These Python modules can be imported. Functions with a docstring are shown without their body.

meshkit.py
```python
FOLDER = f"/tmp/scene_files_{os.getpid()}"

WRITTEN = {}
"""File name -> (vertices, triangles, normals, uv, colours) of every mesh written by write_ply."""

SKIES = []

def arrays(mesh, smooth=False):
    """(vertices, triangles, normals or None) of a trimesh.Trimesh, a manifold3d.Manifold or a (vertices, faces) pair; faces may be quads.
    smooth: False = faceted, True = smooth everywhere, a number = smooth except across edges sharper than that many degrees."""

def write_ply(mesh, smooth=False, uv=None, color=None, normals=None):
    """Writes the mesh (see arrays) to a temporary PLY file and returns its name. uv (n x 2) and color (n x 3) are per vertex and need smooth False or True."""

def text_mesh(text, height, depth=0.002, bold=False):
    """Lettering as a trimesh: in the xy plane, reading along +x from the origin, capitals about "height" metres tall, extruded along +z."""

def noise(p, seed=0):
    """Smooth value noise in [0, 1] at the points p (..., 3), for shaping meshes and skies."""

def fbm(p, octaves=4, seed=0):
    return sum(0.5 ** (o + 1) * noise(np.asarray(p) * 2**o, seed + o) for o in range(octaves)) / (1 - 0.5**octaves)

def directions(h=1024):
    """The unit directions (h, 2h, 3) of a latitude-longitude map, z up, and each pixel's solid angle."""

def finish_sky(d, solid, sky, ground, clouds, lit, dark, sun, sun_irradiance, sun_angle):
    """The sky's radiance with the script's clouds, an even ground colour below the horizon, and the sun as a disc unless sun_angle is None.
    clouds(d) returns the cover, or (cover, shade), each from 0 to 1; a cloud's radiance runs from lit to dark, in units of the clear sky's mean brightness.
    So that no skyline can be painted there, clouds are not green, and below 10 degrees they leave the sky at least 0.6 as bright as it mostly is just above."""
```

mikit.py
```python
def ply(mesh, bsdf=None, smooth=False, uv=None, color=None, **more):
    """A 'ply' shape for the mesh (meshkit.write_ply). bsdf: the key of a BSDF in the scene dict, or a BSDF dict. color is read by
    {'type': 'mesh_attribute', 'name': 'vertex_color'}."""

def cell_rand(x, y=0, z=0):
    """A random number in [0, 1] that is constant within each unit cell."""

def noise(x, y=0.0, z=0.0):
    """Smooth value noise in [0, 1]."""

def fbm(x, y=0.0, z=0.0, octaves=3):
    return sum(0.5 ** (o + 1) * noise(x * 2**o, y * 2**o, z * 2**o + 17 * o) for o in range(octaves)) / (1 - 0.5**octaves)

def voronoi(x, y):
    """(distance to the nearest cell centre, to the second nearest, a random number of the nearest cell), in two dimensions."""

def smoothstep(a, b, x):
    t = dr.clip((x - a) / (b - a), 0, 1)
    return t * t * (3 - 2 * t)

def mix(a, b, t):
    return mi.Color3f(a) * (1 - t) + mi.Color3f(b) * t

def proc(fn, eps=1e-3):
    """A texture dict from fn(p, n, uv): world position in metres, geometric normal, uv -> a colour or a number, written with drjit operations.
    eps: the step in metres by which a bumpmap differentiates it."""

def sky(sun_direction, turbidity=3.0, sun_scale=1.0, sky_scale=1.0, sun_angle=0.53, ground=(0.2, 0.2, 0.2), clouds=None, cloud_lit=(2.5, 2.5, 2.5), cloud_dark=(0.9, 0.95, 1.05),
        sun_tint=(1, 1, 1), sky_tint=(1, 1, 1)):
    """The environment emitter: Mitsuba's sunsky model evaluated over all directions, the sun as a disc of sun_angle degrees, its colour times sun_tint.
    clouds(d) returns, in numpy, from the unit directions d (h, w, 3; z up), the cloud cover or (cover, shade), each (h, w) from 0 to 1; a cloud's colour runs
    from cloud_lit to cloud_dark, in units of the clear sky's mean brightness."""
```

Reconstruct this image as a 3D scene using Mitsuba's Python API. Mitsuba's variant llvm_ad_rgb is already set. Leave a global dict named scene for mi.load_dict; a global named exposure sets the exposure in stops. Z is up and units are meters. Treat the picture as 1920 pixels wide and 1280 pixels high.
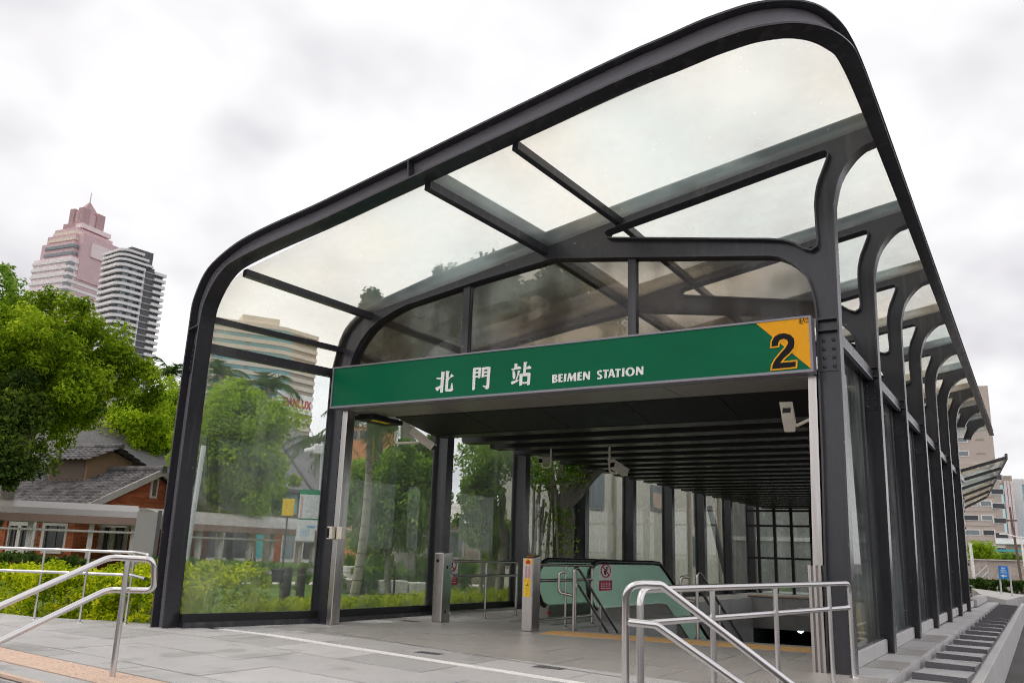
import math, random
import numpy as np, trimesh, shapely, drjit as dr, mitsuba as mi, mikit, meshkit
from shapely.geometry import Polygon, LineString, box as sbox
from shapely.ops import unary_union
from scipy.interpolate import PchipInterpolator
T = mi.ScalarTransform4f
scene, labels = {}, {}

# ------------------------------------------------------------------ camera
FOC, YAW, PITCH, ROLL = 1592.06, math.radians(31.566), math.radians(13.915), math.radians(1.91)
CAM = np.array([0, 0, 1.1])
_f = np.array([-math.sin(YAW)*math.cos(PITCH), math.cos(YAW)*math.cos(PITCH), math.sin(PITCH)])
_r = np.array([math.cos(YAW), math.sin(YAW), 0.0]); _u = np.cross(_r, _f)
_r2, _u2 = math.cos(ROLL)*_r+math.sin(ROLL)*_u, -math.sin(ROLL)*_r+math.cos(ROLL)*_u
scene['camera'] = {'type': 'perspective', 'fov_axis': 'x', 'fov': math.degrees(2*math.atan(960/FOC)), 'near_clip': 0.05, 'far_clip': 6000.0,
                   'to_world': T().look_at(origin=CAM.tolist(), target=(CAM+_f).tolist(), up=_u2.tolist())}
# ------------------------------------------------------------------ light
exposure = 1.84
def clouds(d):
    x, y, z = d[..., 0], d[..., 1], d[..., 2]
    q = np.stack([x/(z+.45), y/(z+.45), z*0+1.0], -1)
    n = meshkit.fbm(q*2.3+np.array([3.1, 7.7, 0]), 5, 4)
    m = meshkit.fbm(q*6.5+np.array([13.1, 2.7, 5]), 4, 9)
    shade = np.clip((n-.42)*3.4+(m-.5)*1.1, 0, 1)
    return np.ones_like(z), shade
scene['sky'] = mikit.sky([-0.42, -0.45, 0.85], turbidity=4, sun_scale=0.16, sun_angle=24, clouds=clouds,
                         cloud_lit=(2.72, 2.69, 2.72), cloud_dark=(1.60, 1.57, 1.67), ground=(.3, .3, .29))

# ------------------------------------------------------------------ layout helpers: photo pixel -> point on a wall or the floor
def ray(px, py):
    return _r2*(px-960)/FOC-_u2*(py-640)/FOC+_f
def by(px, py, Y): d = ray(px, py); return CAM+d*((Y-CAM[1])/d[1])
def bx(px, py, X): d = ray(px, py); return CAM+d*((X-CAM[0])/d[0])
def bz(px, py, Z=0.0): d = ray(px, py); return CAM+d*((Z-CAM[2])/d[2])
def dep(px, py, D): return CAM+ray(px, py)*D
class Plane:
    """an upright plane far off: u to the right, v away, z up; turned by rot degrees about its foot point"""
    def __init__(s, px, D, rot=0, py=1030):
        d = ray(px, py); h = d[:2]/np.hypot(*d[:2])
        s.o = CAM[:2]+h*D
        a = math.radians(rot); c, n = math.cos(a), math.sin(a)
        s.v = np.array([h[0]*c-h[1]*n, h[0]*n+h[1]*c]); s.u = np.array([s.v[1], -s.v[0]])
        s.m = np.eye(4); s.m[:2, 0] = s.u; s.m[:2, 1] = s.v; s.m[:2, 3] = s.o
    def hit(s, px, py, v=0.0):
        d = ray(px, py); o = s.o+s.v*v
        t = ((o-CAM[:2])@s.v)/(d[:2]@s.v); P = CAM+d*t
        return float((P[:2]-s.o)@s.u), float(P[2])
    def z(s, px, py): return s.hit(px, py)[1]
    def put(s, mesh): m = mesh.copy(); m.apply_transform(s.m); return m
    def pt(s, u, v, z): return np.array([*(s.o+s.u*u+s.v*v), z])

# ------------------------------------------------------------------ entries
def num(k):
    if k not in scene and k not in USED: return k
    i = 1
    while f'{k}_{i:03d}' in scene or f'{k}_{i:03d}' in USED: i += 1
    return f'{k}_{i:03d}'
USED = set()
def thing(name, label, cat, group=None):
    k = num(name); USED.add(k); labels[k] = {'label': label, 'category': cat}
    if group: labels[k]['group'] = group
    return k
def add(name, mesh, mat, parent=None, smooth=False, label=None, kind=None, cat=None, group=None, **kw):
    if isinstance(mesh, MB): mesh = mesh.mesh()
    k = num(f'{parent}__{name}' if parent else name)
    scene[k] = mikit.ply(mesh, mat, smooth, **kw)
    d = {}
    if label: d['label'] = label
    if kind: d['kind'] = kind
    if cat: d['category'] = cat
    if group: d['group'] = group
    if d: labels[k] = d
    return k
def again(name, src, M, parent=None):
    k = num(f'{parent}__{name}' if parent else name)
    d = {x: y for x, y in src.items() if x != 'to_world'}
    scene[k] = {**d, 'to_world': T(np.asarray(M, float).tolist())}
    return k
def tr(x=0, y=0, z=0, rz=0):
    m = np.eye(4); c, s = math.cos(rz), math.sin(rz); m[:2, :2] = [[c, -s], [s, c]]; m[:3, 3] = (x, y, z); return m

# ------------------------------------------------------------------ mesh helpers
CUBE_V = np.array([[x, y, z] for x in (-.5, .5) for y in (-.5, .5) for z in (-.5, .5)])
CUBE_F = np.array([[0, 1, 3], [0, 3, 2], [4, 6, 7], [4, 7, 5], [0, 4, 5], [0, 5, 1], [2, 3, 7], [2, 7, 6], [0, 2, 6], [0, 6, 4], [1, 5, 7], [1, 7, 3]])
def box(x0, x1, y0, y1, z0, z1):
    return trimesh.Trimesh(CUBE_V*[x1-x0, y1-y0, z1-z0]+[(x0+x1)/2, (y0+y1)/2, (z0+z1)/2], CUBE_F, process=False)
def cbox(x0, x1, y0, y1, z0, z1, b=.01):
    """a box with its edges chamfered by b"""
    c = np.array([(x0+x1)/2, (y0+y1)/2, (z0+z1)/2]); h = np.array([x1-x0, y1-y0, z1-z0])/2
    b = min(b, h.min()*.45); P = []
    for s in CUBE_V*2:
        for a in range(3):
            q = h.copy(); q[[i for i in range(3) if i != a]] -= b; P.append(c+s*q)
    return trimesh.convex.convex_hull(np.array(P))
def hexa(P):
    """8 corners: 4 below in order, 4 above"""
    f = [[0, 3, 2], [0, 2, 1], [4, 5, 6], [4, 6, 7]]
    for i in range(4):
        j = (i+1) % 4; f += [[i, j, 4+j], [i, 4+j, 4+i]]
    return trimesh.Trimesh(np.array(P, float), f, process=False)
def beam(a, b, w, h, up=(0, 0, 1)):
    """a bar from a to b, w wide, h high"""
    a, b = np.asarray(a, float), np.asarray(b, float); t = (b-a)/np.linalg.norm(b-a)
    s = np.cross(t, up); s /= np.linalg.norm(s); n = np.cross(s, t)
    c = [(-w/2, -h/2), (w/2, -h/2), (w/2, h/2), (-w/2, h/2)]
    P = [p+s*i+n*j for p in (a, b) for i, j in c]
    m = trimesh.Trimesh(np.array(P), [[0, 1, 2], [0, 2, 3], [4, 6, 5], [4, 7, 6], [0, 4, 5], [0, 5, 1], [1, 5, 6], [1, 6, 2], [2, 6, 7], [2, 7, 3], [3, 7, 4], [3, 4, 0]], process=False)
    m.fix_normals(); return m
def loft(rings, closed=True, caps=True):
    """rings: (n, k, 3)"""
    R = np.asarray(rings, float); n, k, _ = R.shape; f = []
    for i in range(n-1):
        for j in range(k if closed else k-1):
            a, b, c, d = i*k+j, i*k+(j+1) % k, (i+1)*k+(j+1) % k, (i+1)*k+j
            f += [[a, b, c], [a, c, d]]
    if caps and closed:
        for j in range(1, k-1): f += [[0, j+1, j], [(n-1)*k, (n-1)*k+j, (n-1)*k+j+1]]
    return trimesh.Trimesh(R.reshape(-1, 3), f, process=False)
def tube(path, r, n=12):
    P = np.asarray(path, float); t = np.gradient(P, axis=0) if len(P) > 2 else np.repeat([P[1]-P[0]], 2, 0)
    seg = np.diff(P, axis=0); seg /= np.linalg.norm(seg, axis=1, keepdims=True)
    t = np.vstack([seg[:1], seg[:-1]+seg[1:], seg[-1:]]); t /= np.linalg.norm(t, axis=1, keepdims=True)
    ref = np.array([0, 0, 1.0]) if abs(t[0][2]) < .9 else np.array([1.0, 0, 0])
    x = np.cross(ref, t[0]); x /= np.linalg.norm(x); rings = []; a = np.arange(n)*2*np.pi/n
    r = np.atleast_1d(np.asarray(r, float)); rr = np.interp(np.linspace(0, 1, len(P)), np.linspace(0, 1, len(r)), r) if len(r) > 1 else np.full(len(P), r[0])
    for i in range(len(P)):
        x = x-t[i]*(x@t[i]); x /= np.linalg.norm(x); y = np.cross(t[i], x)
        k = 1.0
        if 0 < i < len(P)-1: k = 1/max(.6, math.sqrt((1+seg[i-1]@seg[i])/2))
        rings.append(P[i]+rr[i]*k**.5*(np.cos(a)[:, None]*x+np.sin(a)[:, None]*y))
    return loft(rings)
def fillet(P, r, n=6):
    P = [np.asarray(p, float) for p in P]; out = [P[0]]
    for a, b, c in zip(P, P[1:], P[2:]):
        u, v = a-b, c-b; lu, lv = np.linalg.norm(u), np.linalg.norm(v); k = min(r, lu*.48, lv*.48)
        p, q = b+u/lu*k, b+v/lv*k
        for s in np.linspace(0, 1, n+1): out.append(p*(1-s)**2+2*b*s*(1-s)+q*s*s)
    return out+[P[-1]]
def prism(poly, depth, M=None):
    """extrudes a polygon along its normal; M: 4x4 that takes (u, v, depth) into the world"""
    g = [q for q in getattr(poly, 'geoms', [poly]) if q.area > 1e-9]
    m = trimesh.util.concatenate([trimesh.creation.extrude_polygon(q, depth, engine='earcut') for q in g])
    if M is not None:
        m.apply_transform(M)
        if np.linalg.det(M[:3, :3]) < 0: m.invert()
    return m
def xz(y):  # polygon (x, z) standing at y, depth towards +y
    return np.array([[1, 0, 0, 0], [0, 0, 1, y], [0, 1, 0, 0], [0, 0, 0, 1.0]])
def yz(x):  # polygon (y, z) standing at x, depth towards +x
    return np.array([[0, 0, 1, x], [1, 0, 0, 0], [0, 1, 0, 0], [0, 0, 0, 1.0]])
def xy(z):
    m = np.eye(4); m[2, 3] = z; return m
class MB:
    def __init__(s): s.p = []
    def __iadd__(s, m): s.p.append(m); return s
    def mesh(s): return trimesh.util.concatenate(s.p)
def cyl(a, b, r, n=16): return tube([a, b], r, n)
def ball(c, r, n=2, s=(1, 1, 1)):
    m = trimesh.creation.icosphere(n, r); m.apply_scale(s); m.apply_translation(c); return m

# ------------------------------------------------------------------ materials
def mat(k, **d): scene['mat_'+k] = d; return 'mat_'+k
def rgb(*c): return {'type': 'rgb', 'value': list(c)}
def pr_(k, col, rough=.5, spec=.5, **kw):
    return mat(k, type='twosided', bsdf={'type': 'principled', 'base_color': rgb(*col) if isinstance(col, tuple) else col, 'roughness': rough, 'specular': spec, **kw})
def P3(p): return p.x, p.y, p.z
def f_steel(p, n, uv):
    a = mikit.fbm(p.x*2.2, p.y*2.2, p.z*1.3, 3); b = mikit.noise(p.x*26, p.y*26, p.z*6)
    st = mikit.smoothstep(.55, .8, mikit.fbm(p.x*9+p.y*9, p.y*7-p.x*7, p.z*.5, 3)); ch = mikit.smoothstep(.80, .84, mikit.fbm(p.x*14, p.y*14, p.z*14, 3))
    return mikit.mix(mikit.mix(mikit.mix((.020, .020, .026), (.040, .039, .048), a*.75+b*.25), (.10, .094, .092), st*.35), (.22, .20, .185), ch*.5)
def f_granite(p, n, uv):
    a = mikit.fbm(p.x*1.1, p.y*1.1, p.z, 4); b = mikit.noise(p.x*160, p.y*160, p.z*160); c = mikit.fbm(p.x*7, p.y*3, p.z+3, 3)
    st = mikit.smoothstep(.62, .8, mikit.fbm(p.x*2.3+9, p.y*2.3, 4.0, 4))
    return mikit.mix(mikit.mix((.36, .352, .352), (.485, .476, .476), a*.5+b*.2+c*.3), (.27, .26, .25), st*.6)
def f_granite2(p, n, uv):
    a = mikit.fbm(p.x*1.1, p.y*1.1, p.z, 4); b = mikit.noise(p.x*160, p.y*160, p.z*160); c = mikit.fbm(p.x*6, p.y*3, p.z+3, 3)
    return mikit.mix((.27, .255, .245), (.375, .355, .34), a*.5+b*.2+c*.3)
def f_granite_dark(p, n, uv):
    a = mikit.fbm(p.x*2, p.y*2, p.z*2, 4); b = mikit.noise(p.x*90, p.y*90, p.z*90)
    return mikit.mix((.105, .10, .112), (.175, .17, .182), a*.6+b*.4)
def f_brushed(p, n, uv): return mikit.mix((.40, .37, .35), (.66, .62, .60), mikit.fbm(p.x*35, p.y*35, p.z*1.2, 3))
def f_brick(p, n, uv):
    h = p.x*.8+p.y*.6; row = dr.floor(p.z/.075); u = h/.24+row*.5
    fu, fz = u-dr.floor(u), p.z/.075-row
    r = mikit.cell_rand(dr.floor(u), row, 3)
    j = dr.maximum(dr.maximum(1-mikit.smoothstep(.0, .05, fu), mikit.smoothstep(.95, 1, fu)), dr.maximum(1-mikit.smoothstep(0, .1, fz), mikit.smoothstep(.9, 1, fz)))
    return mikit.mix(mikit.mix((.30, .075, .03), (.50, .15, .065), r), (.30, .2, .15), j*.6)
def f_slate(p, n, uv):
    a = mikit.fbm(p.x*.6, p.y*.6, p.z*.6, 4); b = mikit.noise(p.x*5, p.y*5, p.z*9)
    return mikit.mix((.11, .107, .112), (.24, .235, .24), a*.6+b*.4)
def f_tile(p, n, uv):
    b = mikit.cell_rand(dr.floor(p.x*3.1), dr.floor(p.y*3.1), dr.floor(p.z*4)); a = mikit.fbm(p.x*1.3, p.y*1.3, p.z*2, 3)
    return mikit.mix((.035, .034, .037), (.22, .21, .215), b*.65+a*.35)
def f_asphalt(p, n, uv):
    a = mikit.fbm(p.x*.7, p.y*.7, 0, 4); b = mikit.noise(p.x*70, p.y*70, 0)
    return mikit.mix((.055, .053, .052), (.13, .125, .12), a*.6+b*.4)
def f_grass(p, n, uv): return mikit.mix((.05, .09, .02), (.13, .2, .04), mikit.fbm(p.x*3, p.y*3, 0, 4))
def f_wall(p, n, uv):
    a = mikit.fbm(p.x*.7, p.y*.7, p.z*.35, 4); s = mikit.fbm(p.x*4, p.y*4, p.z*.3, 3)
    return mikit.mix((.57, .53, .45), (.73, .70, .62), a*.6+s*.4)
def f_conc(p, n, uv):
    a = mikit.fbm(p.x*1.5, p.y*1.5, p.z*1.5, 4); s = mikit.fbm(p.x*5, p.y*5, p.z*.6, 3)
    return mikit.mix((.20, .195, .19), (.34, .335, .33), a*.5+s*.5)
def f_bark(p, n, uv): return mikit.mix((.17, .15, .13), (.40, .37, .335), mikit.fbm(p.x*9, p.y*9, p.z*2.5, 4))
def f_palmbark(p, n, uv):
    r = p.z*4.0; r = r-dr.floor(r)
    return mikit.mix(mikit.mix((.34, .32, .27), (.50, .47, .41), mikit.fbm(p.x*5, p.y*5, p.z*5, 3)), (.22, .2, .17), mikit.smoothstep(.85, .95, r))
def f_stonewall(p, n, uv):
    d1, d2, w = mikit.voronoi((p.x+p.y)*2.8, p.z*4.2); a = mikit.fbm(p.x*1.2, p.y*1.2, p.z*2, 4)
    return mikit.mix(mikit.mix((.40, .33, .285), (.56, .50, .45), w*.45+a*.55), (.33, .28, .25), .7*(1-mikit.smoothstep(.02, .09, d2-d1)))
def f_sign(p, n, uv):
    return mikit.mix((.001, .125, .056), (.002, .165, .078), mikit.fbm(p.x*1.2, p.y, p.z*2, 3))
pr_('steel', mikit.proc(f_steel), .24, .65)
pr_('steel_faded', (.20, .188, .215), .5, .5)  # paler lilac than the other steel, for the edge beam web
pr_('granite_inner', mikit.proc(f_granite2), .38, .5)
pr_('steel_edge', (.30, .30, .31), .4, .5)
pr_('black', (.012, .012, .013), .5, .4)
pr_('louvre', (.019, .018, .018), .3, .6)
pr_('soffit', (.24, .22, .205), .35, .5, metallic=.3)
pr_('stainless', mikit.proc(f_brushed), .24, .5, metallic=1.0)
pr_('chrome', (.74, .72, .72), .2, .5, metallic=1.0)
pr_('granite', mikit.proc(f_granite), .55, .4)
pr_('granite_b', mikit.proc(lambda p, n, uv: f_granite(p, n, uv)*.88), .5, .4)
pr_('granite_c', mikit.proc(lambda p, n, uv: f_granite(p, n, uv)*1.08), .6, .4)
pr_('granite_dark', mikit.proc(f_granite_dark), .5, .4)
pr_('white_line', (.76, .74, .73), .5)
pr_('tactile', (.60, .36, .15), .6)
pr_('tactile_pink', (.58, .43, .34), .6)
pr_('brick', mikit.proc(f_brick), .85, .2)
pr_('slate', mikit.proc(f_slate), .8, .2)
pr_('tile', mikit.proc(f_tile), .75, .3)
pr_('asphalt', mikit.proc(f_asphalt), .85, .2)
pr_('grass', mikit.proc(f_grass), .9, .1)
pr_('beige_wall', mikit.proc(f_wall), .8, .2)
pr_('concrete', mikit.proc(f_conc), .85, .2)
pr_('bark', mikit.proc(f_bark), .9, .1)
pr_('palm_bark', mikit.proc(f_palmbark), .9, .1)
pr_('stone_wall', mikit.proc(f_stonewall), .9, .1)
pr_('sign_green', mikit.proc(f_sign), .25, .12)
pr_('sign_orange', (.93, .42, .006), .35, .25)
pr_('sign_frame', (.27, .26, .30), .35, .5, metallic=.5)
pr_('white', (.90, .90, .89), .5)
pr_('ivory', (.66, .61, .52), .4)
pr_('camera_glass', (.01, .01, .012), .08, .6)
pr_('rubber', (.014, .014, .015), .35, .5)
pr_('red', (.62, .03, .04), .5); pr_('crimson', (.50, .02, .07), .5); pr_('yellow', (.90, .58, .02), .5)
pr_('orange', (.85, .25, .06), .5); pr_('blue', (.02, .22, .68), .5); pr_('ink', (.012, .012, .014), .5, .15)
pr_('green_print', (.01, .30, .13), .5); pr_('paper', (.78, .79, .80), .5); pr_('grey_print', (.42, .43, .45), .6); pr_('blue_print', (.12, .45, .80), .6)
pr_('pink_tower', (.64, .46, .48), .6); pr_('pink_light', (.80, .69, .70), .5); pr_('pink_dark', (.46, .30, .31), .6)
pr_('win_dark', (.035, .04, .047), .15, .6); pr_('win_teal', (.15, .36, .38), .15, .6); pr_('win_mid', (.20, .24, .26), .15, .6)
pr_('band_white', (.78, .77, .77), .5); pr_('cream', (.74, .66, .55), .6); pr_('cream_dark', (.40, .35, .29), .6)
pr_('tower_beige', (.52, .455, .41), .8); pr_('tower_grey', (.10, .10, .105), .6); pr_('glass_blue', (.30, .48, .58), .12, .7)
pr_('brown', (.17, .125, .10), .8); pr_('wood', (.30, .19, .12), .8); pr_('fascia', (.37, .35, .335), .45); pr_('fascia_rim', (.30, .20, .165), .6)
pr_('trim_white', (.66, .62, .60), .7); pr_('orange_wall', (.66, .30, .14), .8); pr_('teal_panel', (.08, .42, .45), .6)
pr_('soil', (.10, .075, .05), .95, .1); pr_('paving_far', (.58, .53, .51), .8, .2); pr_('bench', (.62, .60, .57), .8, .2)
pr_('lamp_grey', (.55, .57, .60), .4, .5)
scene['mat_lamp'] = {'type': 'diffuse', 'reflectance': rgb(.8, .8, .8)}
def clear(tint=1.0):
    return {'type': 'thindielectric', 'int_ior': 1.5, 'specular_reflectance': .5, 'specular_transmittance': rgb(*tint) if isinstance(tint, tuple) else tint}
def film(col, dt=1.0): return {'type': 'principledthin', 'base_color': rgb(*col), 'roughness': .6, 'diff_trans': dt, 'spec_trans': 0.0}
def f_dirt_veil(p, n, uv):
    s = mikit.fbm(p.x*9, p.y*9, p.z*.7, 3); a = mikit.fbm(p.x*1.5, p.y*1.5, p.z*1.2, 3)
    return .05+.09*mikit.smoothstep(.4, .75, s*.35+a*.65)  # dirt film, strengthened to paint a milky reflection veil on the panes
def f_roofdirt(p, n, uv):
    a = mikit.fbm(p.x*.9, p.y*.9, 2.0, 4); b = mikit.noise(p.x*21, p.y*21, 1.0)
    return .10+.20*mikit.smoothstep(.3, .75, a)+.10*mikit.smoothstep(.955, .975, b)
def f_rooftint(p, n, uv):
    a = mikit.fbm(p.x*.42+3, p.y*.3, 1.0, 3)
    return mikit.mix((.70, .86, .84), (.97, .86, .64), mikit.smoothstep(.36, .60, a))
def f_holes(p, n, uv):
    st = mikit.fbm(p.x*2.6, 0, p.z*.7, 3); cl = mikit.fbm(p.x*.9, 3.0, p.z*1.4, 3)
    return .06+.36*mikit.smoothstep(.42, .68, st*.5+cl*.5)
mat('pane', type='blendbsdf', weight=mikit.proc(f_dirt_veil), a=clear((.93, .97, .95)), b=film((.84, .90, .90)))
mat('roof_glass', type='blendbsdf', weight=mikit.proc(f_roofdirt), a=clear((.96, .945, .87)), b={'type': 'principledthin', 'base_color': mikit.proc(f_rooftint), 'roughness': .6, 'diff_trans': 1.9, 'spec_trans': 0.0})
mat('mesh_sheet', type='blendbsdf', weight=mikit.proc(f_holes), a=clear((.78, .75, .71)), b={'type': 'twosided', 'bsdf': {'type': 'diffuse', 'reflectance': rgb(.05, .042, .036)}})
mat('green_glass', type='blendbsdf', weight=.85, a=clear((.80, .95, .90)), b=film((.80, 1.0, .90), .9))
def leafmat(k, trans=.9):
    mat(k, type='principledthin', base_color={'type': 'mesh_attribute', 'name': 'vertex_color'}, roughness=.45, diff_trans=trans, spec_trans=0.0)
leafmat('leaf')

# ------------------------------------------------------------------ foliage
def leaf_cloud(C, R, per, size, seed, cols, up=.45, aspect=.5, flat=1.0):
    """leaves scattered round the clump centres C (n, 3) with radii R; returns mesh and one colour per vertex"""
    g = np.random.default_rng(seed); C = np.asarray(C, float); n = len(C)*per
    ci = np.repeat(np.arange(len(C)), per)
    o = g.normal(size=(n, 3)); o /= np.linalg.norm(o, axis=1, keepdims=True)
    rad = np.broadcast_to(R, len(C))[ci][:, None]*g.random((n, 1))**.45
    p = C[ci]+o*rad*[1, 1, flat]
    nr = o*.55+g.normal(size=(n, 3))*.55+[0, 0, up]; nr /= np.linalg.norm(nr, axis=1, keepdims=True)
    t = np.cross(nr, g.normal(size=(n, 3))); t /= np.linalg.norm(t, axis=1, keepdims=True); b = np.cross(nr, t)
    L = size*(.6+.8*g.random((n, 1))); W = L*aspect
    dn = nr*L*.13
    V = np.stack([p-t*L*.5-dn, p-b*W*.5+dn*.4, p+t*L*.5-dn, p+b*W*.5+dn*.4], 1).reshape(-1, 3)
    k = np.arange(n)*4; F = np.vstack([np.stack([k, k+1, k+2], 1), np.stack([k, k+2, k+3], 1)])
    cols = np.asarray(cols, float); cc = g.random(len(C)); w = np.clip(cc[ci]*.55+g.random(n)*.6-.08, 0, .9999)*(len(cols)-1)
    i = w.astype(int); fr = (w-i)[:, None]; c = (cols[i]*(1-fr)+cols[i+1]*fr)*(.85+.3*g.random((n, 1)))
    return trimesh.Trimesh(V, F, process=False), np.repeat(c, 4, 0)
def crown_centres(c, r, n, seed, inner=.35):
    g = np.random.default_rng(seed); o = g.normal(size=(n, 3)); o /= np.linalg.norm(o, axis=1, keepdims=True)
    d = meshkit.noise(o*2.6+seed, seed)[:, None]*.85+.42
    return np.asarray(c)+o*np.asarray(r)*(inner+(1-inner)*g.random((n, 1))**.55)*d
OLIVE = [(.07, .135, .012), (.19, .31, .018), (.40, .55, .03), (.66, .75, .07)]
BRIGHT = [(.12, .22, .012), (.28, .45, .02), (.46, .62, .035), (.62, .74, .06)]
DARK = [(.03, .055, .014), (.055, .10, .024), (.09, .155, .036), (.15, .23, .05)]
MID = [(.08, .16, .03), (.17, .31, .045), (.30, .48, .07), (.46, .64, .13)]
LIME = [(.11, .20, .012), (.36, .50, .016), (.70, .76, .02), (.94, .91, .06)]
def tree(label, trunk, c, r, n, per, size, cols, seed, cr=.24, name='tree', group=None, limbs=6, tr_=.22, cat='tree', inner=.35, mt='mat_bark', up=.45):
    k = thing(name, label, cat, group); g = np.random.default_rng(seed)
    c, r = np.asarray(c, float), np.asarray(r, float); C = crown_centres(c, r, n, seed, inner)
    base = np.asarray(trunk, float); top = c-[0, 0, r[2]*.35]
    w = MB(); mid = (base+top)/2+g.normal(size=3)*[.1, .1, 0]*tr_*6
    w += tube(fillet([base, mid, top], 2, 5), np.linspace(tr_, tr_*.6, 9), 10)
    for q in C[g.permutation(n)[:limbs]]:
        m = (top+q)/2+g.normal(size=3)*.08*r; w += tube(fillet([top-[0, 0, r[2]*.15], m, q], 2, 5), np.linspace(tr_*.5, tr_*.1, 9), 7)
    add('trunk', w, mt, k, smooth=40)
    m, col = leaf_cloud(C, r.mean()*cr*(.7+.6*g.random(n)), per, size, seed, cols, up)
    add('crown', m, 'mat_leaf', k, color=col); return k
def hedge(name, label, boxes, size, dens, cols, seed, cat='hedge', group=None, bump=.12):
    """boxes: (x0, x1, y0, y1, z0, z1) filled with leaf clumps, denser to the outside"""
    g = np.random.default_rng(seed); C = []
    for x0, x1, y0, y1, z0, z1 in boxes:
        n = int(dens*(x1-x0)*(y1-y0)+dens*2*(x1-x0+y1-y0)*(z1-z0))
        q = g.random((n, 3)); a = g.integers(0, 5, n)
        q[a == 0, 2] = .93; q[a == 1, 0] = .06; q[a == 2, 0] = .94; q[a == 3, 1] = .06; q[a == 4, 2] = .9
        p = np.array([x0, y0, z0])+q*[x1-x0, y1-y0, z1-z0]
        p[:, 2] += (meshkit.noise(p*[1.6, 1.6, .3]+seed, seed)-.5)*bump*2*q[:, 2]
        C.append(p)
    C = np.vstack(C)
    m, col = leaf_cloud(C, .11, 26, size, seed, cols, .6)
    k = thing(name, label, cat, group); add('foliage', m, 'mat_leaf', k, color=col)
    s = MB()
    for x0, x1, y0, y1, z0, z1 in boxes:
        for i in range(int(2+3*max(x1-x0, y1-y0))):
            p = np.array([g.uniform(x0+.08, x1-.08), g.uniform(y0+.08, y1-.08), z0-.05]); s += tube([p, p+[g.normal()*.05, g.normal()*.05, (z1-z0)*.75]], [.018, .008], 6)
    add('stem', s, 'mat_bark', k, kind='stuff'); return k
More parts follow.
